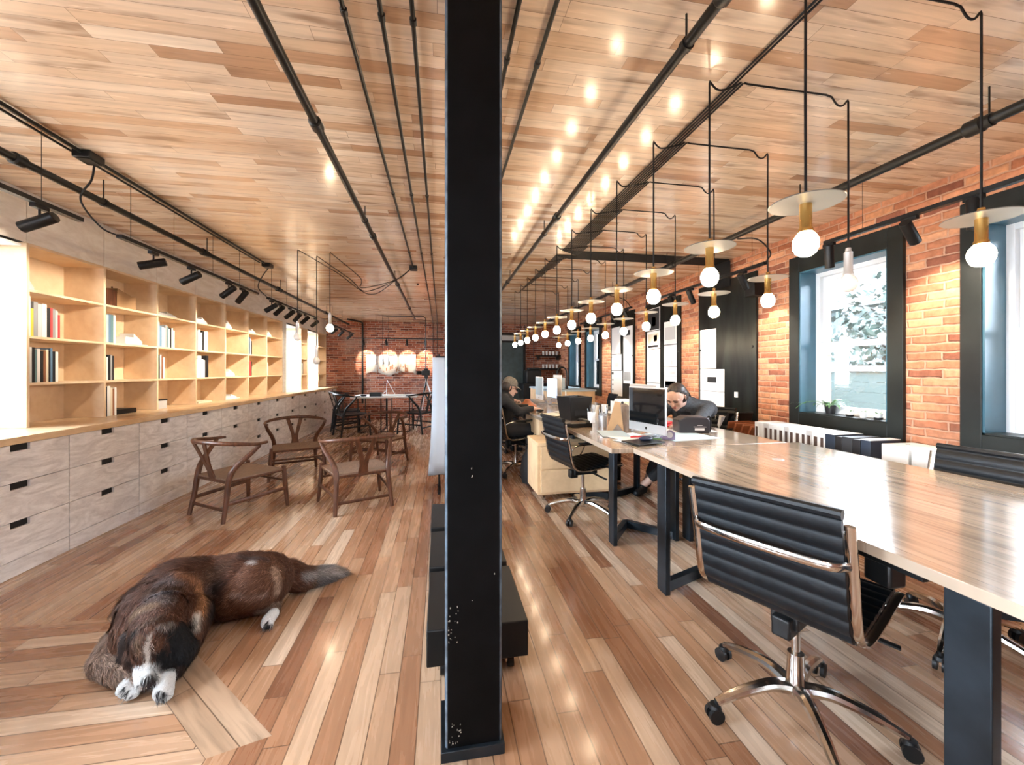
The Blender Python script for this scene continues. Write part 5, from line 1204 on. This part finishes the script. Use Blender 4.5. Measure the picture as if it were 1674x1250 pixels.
paint = [((262, 965), (290, 940), .05, (.15, .12, .12)), ((240, 985), (275, 975), .04, (.10, .07, .06)), ((215, 1000), (250, 985), .03, FL), ((225, 1022), (262, 1005), .02, FD), ((250, 960), (300, 955), .022, FD),
         ((300, 935), (330, 950), .03, (.22, .10, .05)), ((332, 960), (334, 1000), .028, (.30, .14, .06)), ((327, 1000), (324, 1018), .02, (.55, .50, .44)),
         ((287, 1030), (300, 1062), .045, BLK), ((300, 1040), (312, 1020), .04, BLK), ((262, 1018), (285, 1014), .014, (.16, .14, .13)), ((215, 1030), (206, 1075), .022, DBR), ((206, 1040), (212, 1090), .015, BLK),
         ((266, 1062), (278, 1085), .034, BLK), ((262, 1045), (268, 1050), .02, (.09, .035, .015)), ((222, 1062), (224, 1066), .014, (.24, .15, .09)), ((225, 1050), (232, 1040), .02, (.12, .07, .04)),
         ((246, 1028), (244, 1050), .007, (.50, .44, .38)), ((244, 1050), (241, 1082), .011, (.58, .52, .46)), ((238, 1092), (246, 1098), .028, WHT), ((222, 1073), (231, 1077), .006, BLK), ((262, 1078), (271, 1074), .006, BLK),
         ((240, 1112), (250, 1107), .019, BLK), ((234, 1116), (252, 1114), .008, (.03, .02, .02)), ((262, 1138), (272, 1140), .014, (.02, .02, .025)), ((448, 1020), (438, 1027), .012, (.02, .02, .025)),
         ((360, 950), (352, 1000), .055, (.02, .011, .009)), ((370, 920), (350, 935), .05, (.06, .028, .015)), ((455, 930), (460, 965), .025, (.30, .20, .14)), ((410, 912), (422, 914), .012, (.30, .26, .24)), ((380, 965), (440, 972), .016, (.2, .13, .1)),
         ((205, 1121), (199, 1133), .0035, BLK), ((213, 1124), (208, 1137), .0035, BLK), ((222, 1123), (218, 1137), .0035, BLK), ((263, 1127), (260, 1137), .0035, BLK), ((271, 1127), (269, 1139), .0035, BLK), ((437, 1012), (433, 1021), .0035, BLK), ((443, 1012), (440, 1022), .0035, BLK), ((395, 905), (440, 910), .02, (.06, .035, .03)), ((500, 935), (540, 930), .03, (.20, .18, .17)), ((545, 930), (562, 936), .02, (.36, .32, .30))]
dog = tag(thing('dog', None, None, (-1.15, 2.2, 0)), 'large brown and black dog with white blaze and paws asleep on the floor', 'dog')
dog.location = (0, 0, 0)
db, co, col, flow = blob('body', dg_, .0075, M['furcol'], dog, paint, 5)
def fur(obj, co, col, flow, n, seed, parent):
    me = obj.data; me.calc_loop_triangles(); T = np.empty(len(me.loop_triangles)*3, dtype=np.int64); me.loop_triangles.foreach_get('vertices', T); T = T.reshape(-1, 3)
    nn = np.empty(len(co)*3); me.vertices.foreach_get('normal', nn); nn = nn.reshape(-1, 3)
    rs_ = np.random.RandomState(seed); A, B, D = co[T[:, 0]], co[T[:, 1]], co[T[:, 2]]
    ar = np.linalg.norm(np.cross(B-A, D-A), axis=1); ar *= (A[:, 2] > .012); i = rs_.choice(len(T), n, p=ar/ar.sum())
    u, v = rs_.rand(n), rs_.rand(n); k = u+v > 1; u[k], v[k] = 1-u[k], 1-v[k]; w = 1-u-v
    mix = lambda a: a[T[i, 0]]*w[:, None]+a[T[i, 1]]*u[:, None]+a[T[i, 2]]*v[:, None]
    P, N, Cc, F = mix(co), mix(nn), mix(col), flow[T[i, 0]]
    N /= np.linalg.norm(N, axis=1)[:, None]+1e-9
    F = F+np.array([0, 0, -.45])+rs_.normal(size=(n, 3))*.28; F -= N*(F*N).sum(1)[:, None]; F /= np.linalg.norm(F, axis=1)[:, None]+1e-9
    lum = Cc.mean(1); ln = np.where(lum > .3, .0045, np.where(lum < .012, .016, .028))*rs_.uniform(.6, 1.3, n)
    tl = ((P[:, 0] > -.84) & (P[:, 1] > 2.4)) | ((P[:, 2] > .2) & (P[:, 0] < -1.15) & (P[:, 1] > 1.98)); ln = np.where(tl, ln*1.7, ln)
    nose = np.linalg.norm(P-np.array(U(243, 1109, .078)), axis=1) < .026; ln = np.where(nose, .001, ln)
    S = np.cross(F, N); wd = np.where(lum > .3, .0007, .0012)[:, None]
    mid = P+(F*.55+N*.33)*ln[:, None]*.6; tip = P+(F*.95+N*.30)*ln[:, None]; tip[:, 2] = np.maximum(tip[:, 2], .003); mid[:, 2] = np.maximum(mid[:, 2], .003)
    V = np.stack([P-S*wd, P+S*wd, mid-S*wd*.8, mid+S*wd*.8, tip], 1).reshape(-1, 3)
    m = bpy.data.meshes.new('fur'); b0 = np.arange(n)*5
    m.vertices.add(n*5); m.vertices.foreach_set('co', V.ravel())
    loops = np.stack([b0, b0+1, b0+3, b0+2, b0+2, b0+3, b0+4], 1).ravel(); m.loops.add(len(loops)); m.loops.foreach_set('vertex_index', loops.astype(np.int32))
    st = np.stack([np.arange(n)*7, np.arange(n)*7+4], 1).ravel(); m.polygons.add(2*n); m.polygons.foreach_set('loop_start', st.astype(np.int32)); m.update(calc_edges=True)
    f = rs_.uniform(.5, 1.6, n)[:, None]; pale = (rs_.rand(n) < .16)[:, None]
    Cv = np.clip(np.where(pale & (Cc.mean(1)[:, None] < .3) & (Cc.mean(1)[:, None] > .015), Cc*1.7+.03, Cc)*f, 0, 1); Cv = np.repeat(Cv, 5, 0)
    at = m.color_attributes.new('col', 'FLOAT_COLOR', 'POINT'); at.data.foreach_set('color', np.hstack([Cv, np.ones((n*5, 1))]).ravel().astype(np.float32))
    m.materials.append(M['furcol']); o = bpy.data.objects.new('fur', m); C.objects.link(o); o.parent = parent; o['kind'] = 'stuff'; return o
fur(db, co, col, flow, 60000, 7, dog)
# ---- people
SK, SKD, LIP, EYE = (.62, .40, .31), (.50, .28, .21), (.42, .16, .13), (.03, .02, .02)
def head_prims(c, fw, up, s=1.0):
    """head built round its centre; fw = facing, up = crown direction"""
    fw = Vector(fw).normalized(); up = Vector(up); up = (up-fw*up.dot(fw)).normalized(); sd = up.cross(fw); g = lambda a, b, d: Vector(c)+(fw*a+up*b+sd*d)*s
    P = [(g(-.02, .03, 0), .082*s, g(.012, .025, 0), .078*s, SK), (g(.02, -.02, 0), .062*s, g(.035, -.06, 0), .045*s, SK), (g(.055, -.075, 0), .026*s, g(.06, -.085, 0), .022*s, SK),
         (g(.085, .0, 0), .009*s, g(.103, -.028, 0), .013*s, SK), (g(.094, -.034, -.011), .008*s, g(.094, -.034, .011), .008*s, SKD),
         (g(.074, .022, -.05), .012*s, g(.086, .022, 0), .010*s, SK), (g(.074, .022, .05), .012*s, g(.086, .022, 0), .010*s, SK),
         (g(.086, -.058, -.016), .008*s, g(.086, -.058, .016), .008*s, LIP)]
    for q in (-1, 1):
        P += [(g(.055, -.02, q*.038), .026*s, g(.05, -.035, q*.035), .024*s, SK), (g(-.01, .0, q*.080), .012*s, g(-.012, -.025, q*.076), .009*s, SKD), (g(-.012, .015, q*.082), .012*s, g(-.01, -.0, q*.08), .012*s, SKD)]
    paint = []
    for q in (-1, 1): paint += [(g(.082, .002, q*.022), g(.078, .002, q*.040), .0085*s, EYE), (g(.088, .020, q*.018), g(.08, .022, q*.045), .006*s, (.08, .05, .04))]
    return P, paint, g
def hand(wr, d, nrm, col=SK, curl=.5, s=1.0):
    """palm, five separate fingers of different lengths, thumb from the side"""
    d = Vector(d).normalized(); n = Vector(nrm); n = (n-d*n.dot(d)).normalized(); sd = n.cross(d); w = Vector(wr); P = []
    for q in (-1, 0, 1): P.append((w+sd*q*.022*s, .014*s, w+d*.07*s+sd*q*.026*s, .0125*s, col))
    for q, L in ((-1.5, .058), (-.5, .072), (.5, .076), (1.5, .066)):
        a = w+d*.075*s+sd*q*.0195*s; b = a+(d*math.cos(curl*.6)-n*math.sin(curl*.6))*L*.5*s+sd*q*.003*s; e = b+(d*math.cos(curl*1.8)-n*math.sin(curl*1.8))*L*.5*s
        P += [(a, .0095*s, b, .0085*s, col), (b, .0085*s, e, .007*s, col)]
    a = w+d*.02*s+sd*.032*s; b = a+(d*.7+sd*.75-n*.2)*.035*s; P += [(a, .012*s, b, .010*s, col), (b, .010*s, b+(d*.95+sd*.1-n*.3)*.03*s, .008*s, col)]
    return P
def person(label, pelvis, fdir, chest, neck, headc, hface, hup, hands, elbows, knees, feet, cloth, hair, style):
    t = tag(thing('person', None, None), label, 'person'); f = Vector((*fdir, 0)).normalized(); sd = Vector((-f.y, f.x, 0))
    pelvis, chest, neck, headc = map(Vector, (pelvis, chest, neck, headc))
    HP, paint, g = head_prims(headc, hface, hup)
    sh = [chest+Vector((0, 0, .11))+sd*q*.175 for q in (1, -1)]
    base = headc-Vector(hup).normalized()*.06
    P = HP+[(neck, .052, base, .050, SK), (pelvis, .12, chest, .12, SK), (chest, .12, neck, .06, SK)]
    for i in (0, 1):
        q = 1-2*i; hp = pelvis+sd*q*.09
        P += [(sh[i], .045, elbows[i], .036, SK), (elbows[i], .034, hands[i][0], .023, SK)]+hand(hands[i][0], hands[i][1], (0, 0, 1), curl=.55)
        P += [(hp, .085, knees[i], .055, SK), (knees[i], .052, feet[i]+Vector((0, 0, .09)), .036, SK), (feet[i]+Vector((0, 0, .06)), .034, feet[i]+f*.12+Vector((0, 0, .03)), .026, SK)]
    blob('body', P, .006, M['skincol'], t, paint, 3)
    J = [(sh[0]-f*.02-Vector((0, 0, .02)), .082, sh[1]-f*.02-Vector((0, 0, .02)), .082, SK), (pelvis+Vector((0, 0, .04)), .158, chest, .158, SK), (chest, .150, chest+Vector((0, 0, .08)), .125, SK), (chest+Vector((0, 0, .09)), .11, neck-(neck-chest).normalized()*.005, .074, SK)]
    J += [(chest+Vector((0, 0, .06)), .15, chest+Vector((0, 0, .06))+f*.03, .14, SK)]+[(neck-Vector((0, 0, .035)), .07, sh[i], .07, SK) for i in (0, 1)]
    for i in (0, 1): J += [(chest+Vector((0, 0, .08)), .10, sh[i], .068, SK), (sh[i], .068, elbows[i], .056, SK), (elbows[i], .055, Vector(hands[i][0])-Vector(hands[i][1]).normalized()*.02, .038, SK)]
    blob('jacket' if style == 'woman' else 'sweater', J, .012, M[cloth], t, (), 6)
    Tz = [(pelvis, .135, pelvis+f*.06, .13, SK)]
    for i in (0, 1):
        q = 1-2*i; hp = pelvis+sd*q*.09; cuff = .22 if style == 'woman' else .11
        an = knees[i].lerp(feet[i]+Vector((0, 0, .09)), 1-cuff)
        Tz += [(hp, .105, knees[i], .07, SK), (knees[i], .068, an, .052, SK)]
        sh_ = [(feet[i]+Vector((0, 0, .045)), .042, feet[i]+f*.14+Vector((0, 0, .033)), .031, SK), (feet[i]+Vector((0, 0, .05)), .042, feet[i]+Vector((0, 0, .085)), .038, SK)]
        blob('shoe', sh_, .008, M['leather'], t, (), 3)
    blob('trousers', Tz, .014, M['trouser'], t, (), 5)
    if style == 'woman':
        blob('hair', [(g(-.035, .045, 0), .086, g(-.022, .052, 0), .079, SK), (g(-.04, .0, -.02), .075, g(-.04, .0, .02), .075, SK), (g(-.11, .01, 0), .032, g(-.16, -.03, 0), .030, SK), (g(-.16, -.03, 0), .03, g(-.22, -.13, .0), .018, SK)]+[(g(.022, .085, q*.03), .022, g(-.04, .03, q*.072), .022, SK) for q in (-1, 1)], .006, M[hair], t, (), 4)
        blob('collar_top', [(chest+Vector((0, 0, .05))+f*.075, .098, neck+f*.01, .064, SK)], .01, M['sweater'], t, (), 4)
    else:
        blob('hair', [(g(-.035, .01, -.02), .076, g(-.035, .01, .02), .076, SK)], .008, M[hair], t, (), 3)
        cp = blob('cap', [(g(-.02, .052, 0), .086, g(.005, .052, 0), .083, SK)], .007, M['cap' if style == 'man' else 'sweater'], t, (), 3)[0]
        fw = Vector(hface).normalized(); up = Vector(hup); up = (up-fw*up.dot(fw)).normalized(); s_ = up.cross(fw); b = MB(); n = 10; vs = []
        for i in range(n+1):
            a = -1.15+2.3*i/n
            for rr, dz in ((.078, .045), (.145, .030)):
                q = Vector(headc)+fw*(math.cos(a)*rr)+s_*(math.sin(a)*rr*.82)+up*(dz+(.0 if rr < .1 else -.012*math.cos(a))); vs += [q, q+up*.005]
        fs = []
        for i in range(n): o = i*4; fs += [(o, o+2, o+6, o+4), (o+1, o+5, o+7, o+3), (o+2, o+3, o+7, o+6), (o, o+4, o+5, o+1)]
        b.add(vs, fs).build('cap_peak', M['cap' if style == 'man' else 'sweater'], t)
        gl = MB()
        for q in (-1, 1): gl.tube([g(.093+.0*a, .0+.015*math.sin(a*2*PI/12), q*.030+.019*math.cos(a*2*PI/12)) for a in range(12)], .002, 6, closed=True); gl.tube([g(.09, .004, q*.05), g(-.01, .008, q*.085)], .002, 6)
        gl.tube([g(.096, .002, -.011), g(.096, .002, .011)], .002, 6); gl.build('glasses', M['black'], t)
    return t
V = Vector
person('woman in a charcoal jacket bent over the desk, hands around a small red thing', (2.62, 3.80, .53), (-.8, -.55), (2.44, 3.66, .78), (2.29, 3.54, .955), (2.16, 3.44, .995), (-.80, -.48, -.55), (-.45, -.25, .9),
       [(V((2.02, 3.12, .785)), V((-.65, .30, -.05))), (V((1.99, 3.38, .79)), V((-.3, -.75, -.05)))], [V((2.24, 3.22, .80)), V((2.10, 3.66, .80))],
       [V((2.34, 3.50, .53)), V((2.20, 3.72, .53))], [V((2.02, 3.80, 0)), V((2.16, 3.98, 0))], 'jacket', 'hairm', 'woman')
person('man in an olive cap and black sweater sitting at the desk behind the column', (.72, 4.90, .52), (1, .0), (.72, 4.90, .80), (.765, 4.90, .965), (.83, 4.90, 1.035), (1, .03, -.32), (.25, 0, 1),
       [(V((1.09, 5.02, .785)), V((1, -.3, -.05))), (V((1.10, 4.78, .785)), V((1, .3, -.05)))], [V((.90, 5.10, .76)), V((.90, 4.66, .76))],
       [V((1.16, 5.02, .54)), V((1.16, 4.78, .54))], [V((1.10, 5.02, 0)), V((1.12, 4.78, 0))], 'sweater', 'hairm', 'man')
person('person in a black cap and black top seated furthest along the desks', (.70, 6.25, .52), (1, .0), (.70, 6.25, .80), (.76, 6.25, 1.01), (.82, 6.25, 1.09), (1, 0, -.2), (.15, 0, 1),
       [(V((1.09, 6.37, .785)), V((1, -.3, -.05))), (V((1.10, 6.13, .785)), V((1, .3, -.05)))], [V((.88, 6.45, .76)), V((.88, 6.03, .76))],
       [V((1.12, 6.37, .54)), V((1.12, 6.13, .54))], [V((1.06, 6.37, 0)), V((1.08, 6.13, 0))], 'sweater', 'hairm', 'blackcap')
simple('red_stapler', 'small red tool held on the desk between the woman\'s hands', 'tool', MB().box(-.055, .055, -.018, .018, 0, .022).box(-.05, .05, -.014, .014, .026, .045), M['red'], loc=(1.93, 3.2, DT+.012), bevel=.005).rotation_euler = (0, 0, R(30))
